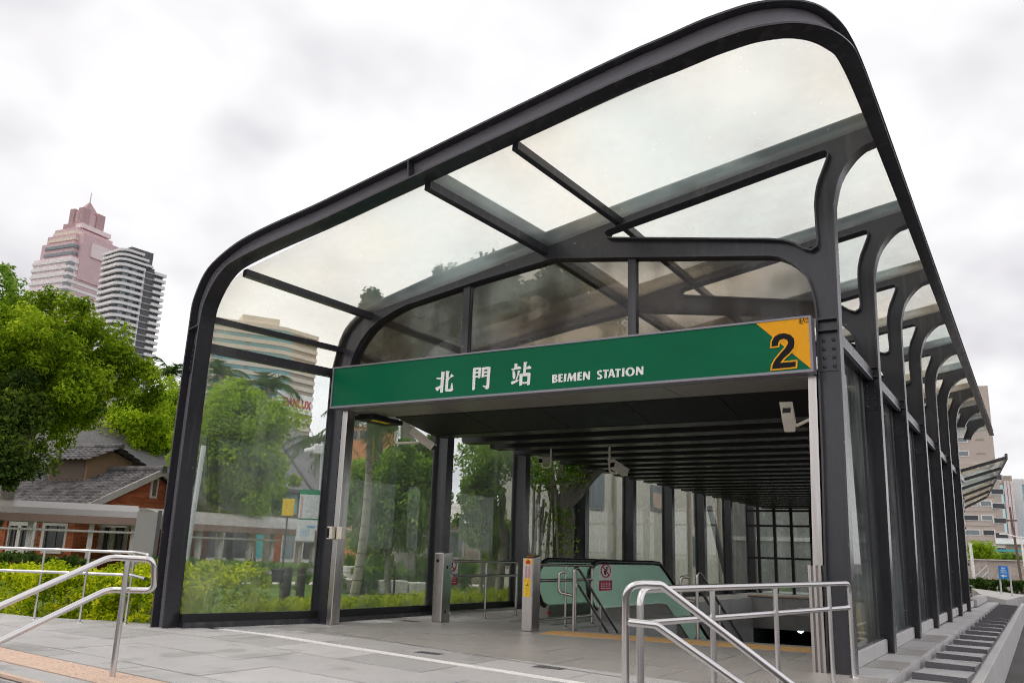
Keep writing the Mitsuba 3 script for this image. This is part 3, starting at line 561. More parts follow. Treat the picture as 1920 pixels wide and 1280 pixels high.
# ================================================================== sign
SG = thing('station_sign', 'long green station name sign with white lettering and an orange exit number corner', 'sign')
x0, x1, z0, z1 = -9.005, -1.925, 3.12, 3.758
f = MB()
for a in (box(x0, x1, 9.442, 9.62, z0, z0+.03), box(x0, x1, 9.442, 9.62, z1-.022, z1), box(x0, x0+.025, 9.442, 9.62, z0+.03, z1-.022), box(x1-.025, x1, 9.442, 9.62, z0+.03, z1-.022)): f += a
add('frame', f, 'mat_sign_frame', SG)
add('green_panel', box(x0+.02, x1-.02, 9.455, 9.615, z0+.025, z1-.02), 'mat_sign_green', SG)
def up(k, polys, holes=()):
    u = unary_union([Polygon(p).buffer(0) for p in polys])
    for h in holes: u = u.difference(Polygon(h).buffer(0))
    return u
fix = lambda P: [(x*9.449/9.44, 1.1+(z-1.1)*9.449/9.44) for x, z in P]
GL = {"CN":[[[-6.947,3.527],[-6.889,3.52],[-6.894,3.431],[-6.905,3.224],[-6.951,3.225],[-6.948,3.409]],[[-7.032,3.444],[-6.947,3.441],[-6.945,3.418],[-7.02,3.422]],[[-7.038,3.302],[-6.947,3.326],[-6.948,3.296],[-6.998,3.25],[-7.026,3.274]],[[-6.869,3.53],[-6.802,3.518],[-6.817,3.495],[-6.822,3.278],[-6.816,3.265],[-6.779,3.267],[-6.764,3.348],[-6.748,3.342],[-6.731,3.263],[-6.734,3.242],[-6.767,3.23],[-6.845,3.233],[-6.869,3.247],[-6.868,3.273],[-6.863,3.446]],[[-6.777,3.479],[-6.723,3.442],[-6.753,3.436],[-6.784,3.427],[-6.818,3.392],[-6.823,3.417],[-6.79,3.445]],[[-6.412,3.535],[-6.366,3.525],[-6.369,3.391],[-6.368,3.238],[-6.376,3.226],[-6.413,3.222],[-6.412,3.394]],[[-6.406,3.532],[-6.306,3.534],[-6.276,3.528],[-6.28,3.501],[-6.37,3.502]],[[-6.323,3.522],[-6.278,3.523],[-6.289,3.386],[-6.324,3.38]],[[-6.373,3.476],[-6.318,3.476],[-6.317,3.449],[-6.372,3.449]],[[-6.373,3.421],[-6.321,3.421],[-6.321,3.395],[-6.374,3.394]],[[-6.266,3.523],[-6.226,3.514],[-6.23,3.393],[-6.266,3.384]],[[-6.266,3.525],[-6.162,3.531],[-6.127,3.516],[-6.136,3.491],[-6.23,3.493]],[[-6.231,3.469],[-6.179,3.469],[-6.178,3.444],[-6.229,3.444]],[[-6.231,3.418],[-6.177,3.42],[-6.178,3.395],[-6.233,3.394]],[[-6.174,3.526],[-6.127,3.516],[-6.135,3.373],[-6.139,3.243],[-6.153,3.223],[-6.187,3.218],[-6.213,3.248],[-6.247,3.271],[-6.241,3.278],[-6.194,3.268],[-6.182,3.275],[-6.18,3.376]],[[-5.751,3.538],[-5.694,3.529],[-5.71,3.514],[-5.711,3.471],[-5.744,3.471]],[[-5.801,3.476],[-5.782,3.468],[-5.688,3.497],[-5.65,3.484],[-5.642,3.457],[-5.786,3.449]],[[-5.774,3.444],[-5.743,3.433],[-5.73,3.383],[-5.734,3.333],[-5.762,3.323],[-5.773,3.361]],[[-5.696,3.44],[-5.653,3.434],[-5.667,3.411],[-5.71,3.303],[-5.727,3.31],[-5.703,3.372]],[[-5.799,3.293],[-5.71,3.311],[-5.663,3.311],[-5.69,3.289],[-5.756,3.265],[-5.779,3.254]],[[-5.605,3.546],[-5.549,3.54],[-5.565,3.522],[-5.572,3.374],[-5.611,3.372]],[[-5.567,3.467],[-5.52,3.493],[-5.486,3.46],[-5.5,3.447],[-5.567,3.446]],[[-5.666,3.388],[-5.619,3.386],[-5.623,3.251],[-5.628,3.235],[-5.665,3.229]],[[-5.666,3.392],[-5.517,3.399],[-5.497,3.377],[-5.506,3.353],[-5.627,3.354]],[[-5.544,3.384],[-5.499,3.379],[-5.507,3.234],[-5.548,3.227]],[[-5.629,3.276],[-5.539,3.276],[-5.543,3.252],[-5.628,3.252]]],"EN":[[[-5.176,3.34],[-5.119,3.34],[-5.098,3.322],[-5.102,3.301],[-5.118,3.29],[-5.097,3.275],[-5.094,3.249],[-5.116,3.233],[-5.173,3.231]],[[-5.084,3.34],[-5.022,3.338],[-5.019,3.321],[-5.048,3.321],[-5.049,3.299],[-5.023,3.298],[-5.025,3.283],[-5.049,3.282],[-5.05,3.253],[-5.02,3.253],[-5.02,3.234],[-5.082,3.234]],[[-5.0,3.339],[-4.968,3.339],[-4.972,3.236],[-5.004,3.233]],[[-4.938,3.339],[-4.91,3.34],[-4.889,3.284],[-4.854,3.341],[-4.83,3.341],[-4.826,3.233],[-4.86,3.234],[-4.865,3.293],[-4.892,3.234],[-4.904,3.235],[-4.925,3.291],[-4.936,3.234],[-4.956,3.234]],[[-4.807,3.341],[-4.748,3.342],[-4.746,3.324],[-4.775,3.322],[-4.776,3.301],[-4.749,3.3],[-4.75,3.283],[-4.777,3.283],[-4.778,3.254],[-4.746,3.254],[-4.746,3.235],[-4.811,3.235]],[[-4.728,3.34],[-4.697,3.339],[-4.655,3.284],[-4.654,3.341],[-4.632,3.342],[-4.633,3.236],[-4.66,3.235],[-4.704,3.292],[-4.709,3.237],[-4.732,3.236]],[[-4.454,3.345],[-4.372,3.343],[-4.372,3.324],[-4.4,3.323],[-4.401,3.237],[-4.434,3.236],[-4.427,3.323],[-4.452,3.325]],[[-4.351,3.345],[-4.321,3.346],[-4.285,3.24],[-4.317,3.238],[-4.325,3.262],[-4.355,3.261],[-4.362,3.239],[-4.381,3.238]],[[-4.287,3.343],[-4.209,3.341],[-4.209,3.323],[-4.235,3.323],[-4.238,3.237],[-4.268,3.236],[-4.263,3.322],[-4.287,3.322]],[[-4.192,3.344],[-4.163,3.345],[-4.166,3.239],[-4.198,3.238]],[[-4.007,3.346],[-3.98,3.345],[-3.937,3.29],[-3.935,3.345],[-3.913,3.345],[-3.916,3.243],[-3.941,3.242],[-3.984,3.297],[-3.99,3.24],[-4.012,3.239]],[[-4.025,3.292],[-4.028,3.275],[-4.037,3.259],[-4.051,3.247],[-4.068,3.239],[-4.087,3.236],[-4.106,3.239],[-4.123,3.246],[-4.137,3.258],[-4.146,3.274],[-4.149,3.291],[-4.146,3.308],[-4.137,3.324],[-4.123,3.336],[-4.106,3.345],[-4.087,3.347],[-4.068,3.345],[-4.05,3.337],[-4.037,3.325],[-4.028,3.309]],[[-4.487,3.345],[-4.494,3.345],[-4.518,3.34],[-4.525,3.336],[-4.536,3.316],[-4.535,3.306],[-4.52,3.285],[-4.515,3.28],[-4.492,3.269],[-4.487,3.258],[-4.495,3.251],[-4.533,3.254],[-4.533,3.233],[-4.49,3.229],[-4.481,3.232],[-4.464,3.248],[-4.462,3.253],[-4.463,3.26],[-4.474,3.28],[-4.479,3.286],[-4.503,3.298],[-4.512,3.311],[-4.507,3.32],[-4.491,3.324],[-4.473,3.316],[-4.465,3.336]]],"EH":[[[-5.143,3.322],[-5.126,3.323],[-5.126,3.301],[-5.142,3.299]],[[-5.142,3.282],[-5.126,3.283],[-5.122,3.251],[-5.141,3.249]],[[-4.347,3.278],[-4.328,3.277],[-4.337,3.307]],[[-4.057,3.292],[-4.063,3.269],[-4.078,3.255],[-4.096,3.255],[-4.111,3.269],[-4.116,3.291],[-4.111,3.314],[-4.096,3.328],[-4.078,3.328],[-4.063,3.314]]],"TWO":[[-2.365,3.439],[-2.357,3.5],[-2.324,3.553],[-2.275,3.578],[-2.215,3.579],[-2.157,3.557],[-2.117,3.513],[-2.109,3.456],[-2.122,3.401],[-2.166,3.35],[-2.234,3.294],[-2.277,3.245],[-2.106,3.245],[-2.112,3.185],[-2.37,3.18],[-2.362,3.225],[-2.329,3.284],[-2.273,3.347],[-2.211,3.41],[-2.179,3.463],[-2.189,3.498],[-2.224,3.514],[-2.266,3.509],[-2.288,3.48],[-2.294,3.44]],"TRI":[[-2.531,3.727],[-1.928,3.735],[-1.947,3.138]],"SM":[[[-2.039,3.733],[-2.033,3.732],[-2.036,3.676],[-2.042,3.676]],[[-2.05,3.724],[-2.045,3.724],[-2.046,3.705],[-2.029,3.705],[-2.028,3.723],[-2.024,3.723],[-2.025,3.699],[-2.051,3.7]],[[-2.052,3.7],[-2.048,3.699],[-2.049,3.68],[-2.028,3.68],[-2.027,3.699],[-2.023,3.699],[-2.024,3.674],[-2.054,3.675]],[[-2.004,3.729],[-1.999,3.728],[-1.987,3.68],[-1.993,3.678],[-2.003,3.713],[-2.012,3.679],[-2.018,3.679]],[[-1.979,3.724],[-1.952,3.724],[-1.954,3.676],[-1.982,3.675]],[[-2.048,3.667],[-1.998,3.667],[-1.998,3.663],[-2.048,3.663]]],"SH":[[[-1.975,3.717],[-1.957,3.717],[-1.958,3.683],[-1.977,3.682]]]}
tri = Polygon([(-2.535, z1-.024), (x1+.027-.054, z1-.024), (x1+.027-.054, z0+.033)])
add('orange_corner', prism(tri, .004, xz(9.450)), 'mat_sign_orange', SG)
for nm, ids in (('character', ((0, 5), (5, 14), (14, 19), (19, 99))),):
    for a, b in ids: add(nm, prism(up(nm, [fix(p) for p in GL['CN'][a:b]]), .005, xz(9.449)), 'mat_white', SG)
H = [fix(h) for h in GL['EH']]
for p in GL['EN']: add('letter', prism(up('l', [fix(p)], H), .005, xz(9.449)), 'mat_white', SG)
two = Polygon(fix(GL['TWO'])); rim = two.buffer(.017, join_style=2)
add('number_rim', prism(rim.difference(two), .006, xz(9.444)), 'mat_sign_orange', SG); add('number', prism(two, .007, xz(9.443)), 'mat_ink', SG)
add('small_lettering', prism(up('s', [fix(p) for p in GL['SM']], [fix(p) for p in GL['SH']]), .002, xz(9.448)), 'mat_ink', SG)

# ================================================================== cameras
def sec_cam(label, body0, body1, w, h, arm, group='security cameras of the entrance'):
    k = thing('security_camera', label, 'camera', group); a, b = np.array(body0), np.array(body1); t = (b-a)/np.linalg.norm(b-a)
    m = beam(a, b, w, h); add('body', m, 'mat_ivory', k)
    add('sun_shield', beam(a-t*.03+[0, 0, h*.62], b+t*.05+[0, 0, h*.62], w*1.2, h*.14), 'mat_ivory', k)
    add('lens', beam(b+t*.001, b+t*.012, w*.74, h*.74), 'mat_camera_glass', k)
    add('arm', tube(fillet(arm, .07), .019, 10), 'mat_ivory', k, smooth=50); return k
c = by(1478, 787, 10.0)
sec_cam('ivory security camera on a short arm at the right door jamb', c+[-.01, .11, -.09], c+[.01, -.1, .09], .12, .10, [c+[.02, .06, -.06], c+[.08, .06, -.06], [-2.05, 9.85, c[2]-.02]])
c = by(1157, 878, 13.6); q = by(1143, 846, 13.6)
sec_cam('ivory security camera hanging on a hooked pipe in the middle of the louvre ceiling', c+[.06, .22, -.06], c+[-.03, -.12, .05], .12, .11, [[q[0], 13.6, 2.99], [q[0], 13.6, c[2]-.06], [c[0], 13.6, c[2]-.09], [c[0], 13.6, c[2]-.03]])
c = by(1017, 864, 13.9); q = by(1033, 850, 13.9)
sec_cam('ivory security camera hanging on a hooked pipe left of the middle one and facing forward', c+[.03, .2, .02], c+[.0, -.06, 0], .10, .095, [[q[0], 13.9, 2.99], [q[0], 13.9, c[2]-.12], [c[0], 13.9, c[2]-.12], [c[0], 13.9, c[2]-.03]])
c = by(790, 822, 11.1); q = by(743, 800, 11.1)
sec_cam('ivory security camera slanting down behind the left end of the sign', c+[-.17, -.05, .13], c+[.18, .1, -.14], .13, .12, [[q[0], 11.1, 2.99], [q[0], 11.1, c[2]-.06], [c[0]-.03, 11.1, c[2]-.06], [c[0], 11.1, c[2]]])

# ================================================================== entry pillars, rails, escalator
def pillar(label, x, y, h, rz=.12):
    k = thing('gate_pillar', label, 'pillar', 'stainless pillars before the escalator')
    m = cbox(-.085, .085, -.15, .15, 0, h, .012); m.vertices[:, 2] -= np.where((m.vertices[:, 2] > .5) & (m.vertices[:, 1] < 0), .035, 0); m.apply_transform(tr(x, y, 0, rz))
    add('post', m, 'mat_stainless', k); return k, tr(x, y, 0, rz)
k, M = pillar('stainless escalator pillar with a round dark sensor, nearest the left glass', -8.22, 11.5, 1.09)
def on(m, M): m = m.copy(); m.apply_transform(M); return m
add('sensor', on(cyl((-.02, -.152, .93), (-.02, -.158, .93), .026), M), 'mat_ink', k)
for z in (.84, .16): add('slot', on(box(.0855, .088, -.04, .0, z-.03, z+.02), M), 'mat_ink', k)
k, M = pillar('stainless escalator pillar with red and yellow stickers in the middle of the floor', -6.47, 11.3, 1.07)
add('top_sticker', on(box(-.05, .05, -.09, .02, 1.052, 1.056), M), 'mat_orange', k)
add('sign_sticker', on(box(-.045, .06, -.153, -.151, .93, 1.015), M), 'mat_yellow', k)
add('sign_mark', on(prism(Polygon([(-.03, .94), (.045, .94), (.04, .985), (.008, 1.005), (-.025, .985)]), .001, xz(-.1545)), M), 'mat_red', k)
m = MB()
for xx in (-.025, .025):
    for i in range(7):
        z = .895-i*.032; m += box(xx-.016, xx+.016, -.153, -.1515, z-.004, z); m += box(xx-.003, xx+.003, -.153, -.1515, z-.018, z+.008); m += box(xx-.014, xx+.014, -.153, -.1515, z-.014, z-.011)
add('red_lettering', on(m.mesh(), M), 'mat_red', k)
add('notice', on(box(-.055, .05, -.153, -.151, .48, .74), M), 'mat_yellow', k)
m = MB(); m += box(-.02, -.005, -.1545, -.1535, .63, .65); m += box(.005, .018, -.1545, -.1535, .63, .675); m += box(.024, .03, -.1545, -.1535, .63, .64)
for i in range(5): m += box(-.025, .022, -.1545, -.1535, .60-i*.024, .604-i*.024)
add('notice_lettering', on(m.mesh(), M), 'mat_ink', k)

def rail(name, label, paths, posts, r=.021, rp=.019, group=None, m_='mat_chrome', cat='handrail', foot=True, fil=.09):
    k = thing(name, label, cat, group)
    for p in paths: add('rail', tube(fillet(p, fil) if len(p) > 2 else np.array(p, float), r, 14), m_, k, smooth=50)
    for a, b in posts:
        add('post', tube([a, b], rp, 12), m_, k, smooth=50)
        if foot: add('foot', trimesh.creation.cone(.05, .03, sections=16, transform=trimesh.transformations.translation_matrix([a[0], a[1], a[2]])), m_, k, smooth=40)
    return k
# right level rail
A, B = dep(1200, 1103, 5.3), by(1591, 1091, 9.5); A[2] = .9; B[2] = .905
mA, mB = dep(1190, 1168, 5.3), by(1592, 1138, 9.5); 
d = B-A
pt = lambda s: A+d*s
sp = [(px, None) for px in (1335, 1453, 1553)]
def param(px):
    lo, hi = 0, 1
    for _ in range(40):
        m = (lo+hi)/2; v = pt(m)-CAM; x = 960+FOC*(v@_r2)/(v@_f)
        lo, hi = (m, hi) if x < px else (lo, m)
    return lo
posts = []
for px in (1335, 1453, 1553):
    q = pt(param(px)); posts.append(((q[0], q[1], 0), (q[0], q[1], q[2])))
rail('handrail', 'level stainless guard rail with five posts in front of the right column',
     [[(A[0], A[1], -.02), A, B, (B[0], B[1], -.0)], [mA, mB]], posts+[((B[0], B[1], 0), (B[0], B[1], .04))], .024, .021, fil=.10)
D = 4.95
P = [dep(*q, D) for q in ((1173, 1345), (1173, 1094), (1238, 1095), (1480, 1280), (1640, 1402))]
Q = [dep(*q, D) for q in ((1174, 1165), (1228, 1170), (1385, 1280), (1560, 1402))]
rail('handrail', 'sloping stainless stair handrail at the lower right, nearest the viewer', [fillet(P[:3], .14)[:-1]+[P[2]]+P[3:], Q], [(P[3]*.15+P[4]*.85-[0, 0, .8], P[3]*.15+P[4]*.85)], .023, .021, foot=False, fil=.012)
D = 7.2
e1, e2 = dep(205, 1044, D), dep(200, 1105, D); r1, r2 = dep(289, 1048, D), dep(289, 1106, D); dn = np.array([0, -1.7, -.735])
pp = dep(240, 1050, D)
rail('handrail', 'sloping stainless stair handrail with a looped end at the lower left', [[e1+dn, e1, r1, r2, e2, e2+dn*1.0]], [((pp[0], pp[1], -.35), pp), ((e1+dn)-[0, 0, .95], e1+dn)], .026, .024, foot=False, fil=.07)
z = .93
b = [np.array([-14.2, 5.6, 0]), np.array([-12.75, 6.65, 0]), np.array([-11.81, 7.04, 0]), np.array([-11.06, 7.22, 0]), np.array([-10.62, 7.60, 0]), np.array([-10.22, 7.52, 0])]
top = [q+[0, 0, z] for q in b]; midr = [q+[0, 0, .63] for q in b]
b2 = b[1:5]
top = [b[0]+[0, 0, z], b[3]+[0, 0, z]*1, b[4]+[0, 0, z+.01], b[5]+[0, 0, z+.0], b[5]+[0, 0, z-.09]]
rail('handrail', 'level stainless guard rail in front of the yellow hedge at far left', [[b[0]+[0, 0, z], b[2]+[0, 0, z], b[4]+[0, 0, z], b[5]+[0, 0, z-.02], b[5]+[0, 0, z-.10]], [b[0]+[0, 0, .63], b[2]+[0, 0, .63], b[4]+[0, 0, .63], b[5]+[0, 0, .60]]],
     [(q, q+[0, 0, z]) for q in b2], .021, .017, fil=.05)
# rails inside
def railY(label, x, ya, yb, x2=None):
    x2 = x if x2 is None else x2; zt, zm, zb = .93, .70, .13
    return rail('guard_rail', label, [[(x, ya, zt), (x2, yb, zt), (x2, yb, 0)], [(x, ya, zm), (x2, yb, zm)], [(x, ya, zb), (x2, yb, zb)]], [((x2, yb, 0), (x2, yb, .05)), (((x+x2)/2, (ya+yb)/2, 0), ((x+x2)/2, (ya+yb)/2, zt))], .024, .019, m_='mat_stainless', cat='guard rail', group='guard rails by the escalator', fil=.07)
railY('stainless guard rail beside the left glass wall behind the left pillar', -8.15, 11.65, 13.7)
railY('stainless guard rail running from the stickered pillar to the escalator', -6.47, 11.45, 13.35)
def stair_rail(label, x, y, z0, ang, L):
    s = np.array([0, math.cos(ang), -math.sin(ang)]); a = np.array([x, y, z0]); e = np.array([x, y+.14, z0])
    paths = [[(x, y, 0), a, e, e+s*L], [e+[0, -.06, -.24], e+[0, .0, -.24], e+[0, 0, -.24]+s*L*.95], [(x-.12, y+.02, z0-.06), (x-.22, y-.06, z0-.06), (x-.22, y-.06, z0-.36), (x-.02, y+.06, z0-.40)]]
    return rail('stair_handrail', label, paths, [((x-.10, y+.25, 0), (x-.10, y+.25, z0)), (e+s*.95+[0, 0, -.95], e+s*.95)], .022, .018, group='handrails going down the stairs', m_='mat_stainless', fil=.06)
stair_rail('stainless stair handrail with a looped end beside the escalator', -5.98, 11.72, .90, math.radians(35), 3.2)
stair_rail('stainless stair handrail dividing the stairs near the dark stairwell', -4.18, 12.0, .90, math.radians(28), 4.0)
k = thing('escalator', 'escalator going down with green glass sides and black handrails', 'escalator')
al = math.radians(29.5); ta = math.tan(al)
def prof(off):   # (y, z) of a line parallel to the handrail, off metres below it
    ys = 16.7+off*math.tan(al/2); return [(ys, .985-off), (23.5, .985-off-(23.5-ys)*ta)]
for x, lab in ((-6.62, None), (-7.62, None)):
    h = [(13.95, .16), (13.70, .24), (13.55, .42), (13.50, .62), (13.56, .82), (13.70, .94), (13.88, .985)]
    path = [(x, a, b) for a, b in h]+[(x, a, .985) for a in (14.6, 15.6, 16.4)]+[(x, 16.75, .965), (x, 17.1, .80)]+[(x, 23.5, .80-6.4*ta)]
    add('handrail', tube(path, .044, 10), 'mat_rubber', k, smooth=60)
    lo = [(a, b) for a, b in ((13.95, .2), (13.72, .28), (13.60, .44), (13.55, .62), (13.60, .80), (13.72, .905), (13.88, .95))]
    gl = Polygon(lo+[(16.4, .95), (16.75, .93), (17.1, .765), (23.5, .765-6.4*ta), (23.5, .765-6.4*ta-.74), (16.9, .17), (16.6, .2)])
    add('glass_side', prism(gl, .012, yz(x-.006)), 'mat_green_glass', k)
    sk = Polygon([(13.8, 0), (13.8, .19), (16.6, .19), (16.9, .16), (23.5, .02-6.4*ta), (23.5, -1-6.4*ta), (17.6, -.5), (16.7, 0)])
    add('skirt', prism(sk, .16, yz(x-.08)), 'mat_soffit', k)
    add('skirt_cap', prism(Polygon([(13.8, .19), (13.8, .215), (16.62, .215), (16.92, .185), (23.5, .05-6.4*ta), (23.5, .022-6.4*ta), (16.9, .162), (16.6, .192)]), .18, yz(x-.09)), 'mat_stainless', k)
q = bx(1030, 1148, -7.53); add('red_mark', box(-7.538, -7.53, q[1]-.07, q[1]+.07, q[2]-.02, q[2]+.02), 'mat_red', k)  # small flat red sticker on the far skirt, unlit
add('landing', box(-7.5, -6.72, 12.4, 16.6, .001, .02), 'mat_soffit', k)
for i in range(14): add('tread', box(-7.5, -6.72, 16.6+i*.4, 17.0+i*.4, -.9-.22*i, -.02-.225*i), 'mat_black', k)
def no_sign(x, y0, z0, s, parent, wide=1.8):
    n0 = len(scene); ks = set(scene)
    _no_sign(x, 0, z0, s, parent)
    for q in list(scene):
        if q not in ks: scene[q]['to_world'] = T([[1, 0, 0, 0], [0, wide, 0, y0], [0, 0, 1, 0], [0, 0, 0, 1]])
def _no_sign(x, y0, z0, s, parent):
    add('sticker', box(x+.0065, x+.008, y0, y0+s, z0+s*.62, z0+s*1.6), 'mat_paper', parent)
    th = np.linspace(0, 2*np.pi, 28, endpoint=False); c = np.array([y0+s*.5, z0+s*1.12])
    ring = Polygon([(c[0]+math.cos(a)*s*.4, c[1]+math.sin(a)*s*.4) for a in th], [[(c[0]+math.cos(a)*s*.32, c[1]+math.sin(a)*s*.32) for a in th]])
    bar = LineString([c+[-s*.27, s*.27], c+[s*.27, -s*.27]]).buffer(s*.045)
    fig = unary_union([Polygon([c+[-.1*s, -.22*s], c+[.02*s, -.24*s], c+[.05*s, -.02*s], c+[.16*s, .02*s], c+[.14*s, .1*s], c+[0, .1*s], c+[-.16*s, -.02*s]]), shapely.Point(*(c+[.08*s, .18*s])).buffer(.07*s)])
    add('ban_ring', prism(ring.union(bar), .001, yz(x+.0085)), 'mat_crimson', parent); add('ban_figure', prism(fig.difference(bar), .001, yz(x+.0082)), 'mat_ink', parent)
    add('caption', box(x+.0065, x+.008, y0, y0+s, z0, z0+s*.58), 'mat_crimson', parent)
    m = MB()
    for i in range(4):
        q = y0+s*(.14+.19*i); m += box(x+.0081, x+.009, q, q+s*.14, z0+s*.36, z0+s*.39); m += box(x+.0081, x+.009, q+s*.06, q+s*.08, z0+s*.24, z0+s*.46); m += box(x+.0081, x+.009, q, q+s*.14, z0+s*.24, z0+s*.265)
    m += box(x+.0081, x+.009, y0+s*.12, y0+s*.88, z0+s*.11, z0+s*.15)
    add('caption_lettering', m, 'mat_paper', parent)
no_sign(-6.62, 13.92, .50, .30, k)
k = thing('warning_sticker', 'red and white prohibition sticker on the left glass wall behind the pillar', 'sticker')
no_sign(-9.18, 12.85, .50, .30, k, 1.5)
# floor grilles
for i, (px, py) in enumerate(((805, 1224), (770, 1164), (1030, 1251))):
    q = bz(px, py); k = thing('floor_grille', ['dark slotted floor grille by the pale stone line', 'dark floor plate before the left pillar', 'dark floor grille nearest the right handrail'][i], 'grille')
    m = MB(); m += box(q[0]-.16, q[0]+.16, q[1]-.07, q[1]+.07, .0025, .004)
    for j in range(8): m += box(q[0]-.15+.038*j, q[0]-.138+.038*j, q[1]-.06, q[1]+.06, .0042, .008)
    add('plate', m, 'mat_granite_dark', k)
# folding wet floor board behind the right glass
k = thing('wet_floor_board', 'yellow folding wet floor board behind the right glass', 'floor sign')
c = np.array([-2.03, bx(1612, 1160, -1.99)[1], 0])
for s in (-1, 1):
    m = hexa([(-.012, -.16, 0), (.012, -.16, 0), (.012, .16, 0), (-.012, .16, 0), (-.012, -.11, .66), (.012, -.11, .66), (.012, .11, .66), (-.012, .11, .66)])
    m.apply_transform(trimesh.transformations.rotation_matrix(-s*.13, [0, 1, 0], [0, 0, .66])); m.apply_translation(c+[0, 0, .0]); add('panel', m, 'mat_yellow', k)
add('handle', cbox(c[0]-.02, c[0]+.02, c[1]-.06, c[1]+.06, .645, .70, .008), 'mat_yellow', k)
add('mark', prism(Polygon([(c[1]-.05, .22), (c[1]+.05, .22), (c[1]+.03, .26), (c[1]-.03, .26)]), .002, yz(c[0]+.085)), 'mat_ink', k)
k = thing('hoop_rail', 'grey hooped rail beside the yellow floor board', 'rail')
add('hoop', tube(fillet([(-2.03, c[1]-.1, .0), (-2.03, c[1]-.1, .80), (-2.03, c[1]+.32, .80), (-2.03, c[1]+.32, 0)], .12), .018, 10), 'mat_stainless', k, smooth=50)
# ================================================================== gardens on the left
add('lawn', prism(Polygon([(-75, 2), (-10.35, 8.15), (-9.65, 9.65), (-9.65, 36), (-12, 60), (-75, 60)]), .36, xy(-.515)), 'mat_grass', kind='structure', label='green lawn and planting beds left of the entrance')
PA = [bz(560, 1096, -.15), bz(1000, 1082, -.15)]
c0, c1 = bz(480, 1092, -.15)[:2], bz(1010, 1098, -.15)[:2]
add('garden_path', prism(LineString([c0+(c0-c1)*.6, c0, c1, c1+(c1-c0)*.25]).buffer(.85, cap_style=2), .012, xy(-.155)), 'mat_paving_far', kind='structure', label='pale paved garden path behind the hedge')
hedge('yellow_hedge', 'bright yellow green hedge behind the guard rail at far left', [(-15.2, -13.0, 7.7, 9.4, -.15, .62), (-13.0, -11.5, 8.0, 9.5, -.15, .60), (-11.7, -10.42, 7.8, 8.3, -.15, .64)], .075, 34, LIME, 3, group=None, bump=.16)
hedge('yellow_hedge', 'big rounded yellow green bush behind the left glass pane', [(-12.3, -10.3, 8.35, 9.85, -.15, .68)], .06, 44, LIME, 4, bump=.22)
hedge('low_hedge', 'low clipped light green hedge along the left glass wall', [(-11.2, -9.95, 9.95, 14.5, -.15, .17), (-11.4, -9.9, 14.5, 21.5, -.15, .22)], .06, 34, LIME[:3]+[(.45, .50, .03)], 5, bump=.05)
hedge('dark_hedge', 'dark green hedge in front of the brick house at far left', [(-31, -21, 12.2, 14.2, -.15, .62)], .11, 8, DARK, 6, bump=.15)
hedge('dark_hedge', 'dark green clipped hedge before the walkway behind the left glass pane', [(-26, -15.5, 18.5, 20.3, -.15, .5)], .10, 10, MID[:3], 7, bump=.12)
for i, (px, py, D, r) in enumerate(((690, 1092, 27, 1.25), (765, 1090, 27, 1.45), (835, 1092, 28, 1.1))):
    q = dep(px, py, D); k = thing('round_bush', ['round clipped dark green bush behind the left stone bench', 'wide round dark green bush between the two stone benches', 'round green bush behind the left escalator pillar'][i], 'bush')
    m, col = leaf_cloud(crown_centres((q[0], q[1], .35), (r, r, .62), 120, 40+i, .7), .2, 60, .10, 50+i, MID[:3], .5); add('foliage', m, 'mat_leaf', k, color=col)
    add('stem', tube([(q[0], q[1], -.2), (q[0], q[1], .4)], .06, 8), 'mat_bark', k)
for i, px in enumerate((672, 762)):
    pl = Plane(px, 25.5, 25); k = thing('stone_bench', ['pale blocky stone bench seen through the left glass wall, left one', 'pale blocky stone bench right of the other bench behind the glass'][i], 'bench')
    add('seat', pl.put(cbox(-.85, -.02, -.3, .3, -.15, .22, .02)), 'mat_bench', k); add('seat', pl.put(cbox(.02, .62, -.35, .2, -.15, .17, .02)), 'mat_bench', k)
    if i == 0: add('backrest', pl.put(cbox(-.2, .2, .31, .6, -.15, .56, .02)), 'mat_bench', k)
# chain posts, black bollards
for i, px in enumerate((675, 738)):
    q = bz(px, 1113, -.12); k = thing('chain_post', ['thin black post of the chain fence, left of the pair', 'thin black post of the chain fence, right of the pair'][i], 'post')
    add('post', tube([q, q+[0, 0, .72]], .03, 10), 'mat_rubber', k); add('cap', ball(q+[0, 0, .73], .04, 1), 'mat_rubber', k)
a, b = bz(675, 1113, -.12)+[0, 0, .55], bz(738, 1113, -.12)+[0, 0, .55]; k = thing('chain', 'thin cable running between the black posts behind the glass', 'cable')
dd = (b-a); add('cable', tube([a-dd*1.8+[0, 0, .0], a, b, b+dd*1.6], .009, 6), 'mat_rubber', k)
for i, (px, D) in enumerate(((537, 19.5), (563, 19.5))):
    q = dep(px, 1105, D); k = thing('black_bollard', ['black bollard with a side box behind the hedge, left one', 'black bollard behind the hedge, right one near the bus stop pole'][i], 'bollard')
    b0 = [q[0], q[1], -.15]; add('post', tube([b0, [q[0], q[1], .55], [q[0], q[1], .60]], [.10, .10, .07], 14), 'mat_rubber', k, smooth=40)
    if i == 0: add('box', cbox(q[0]-.42, q[0]-.09, q[1]-.1, q[1]+.1, .25, .56, .02), 'mat_rubber', k)
    add('collar', tube([[q[0], q[1], .42], [q[0], q[1], .46]], .11, 14), 'mat_tower_grey', k)
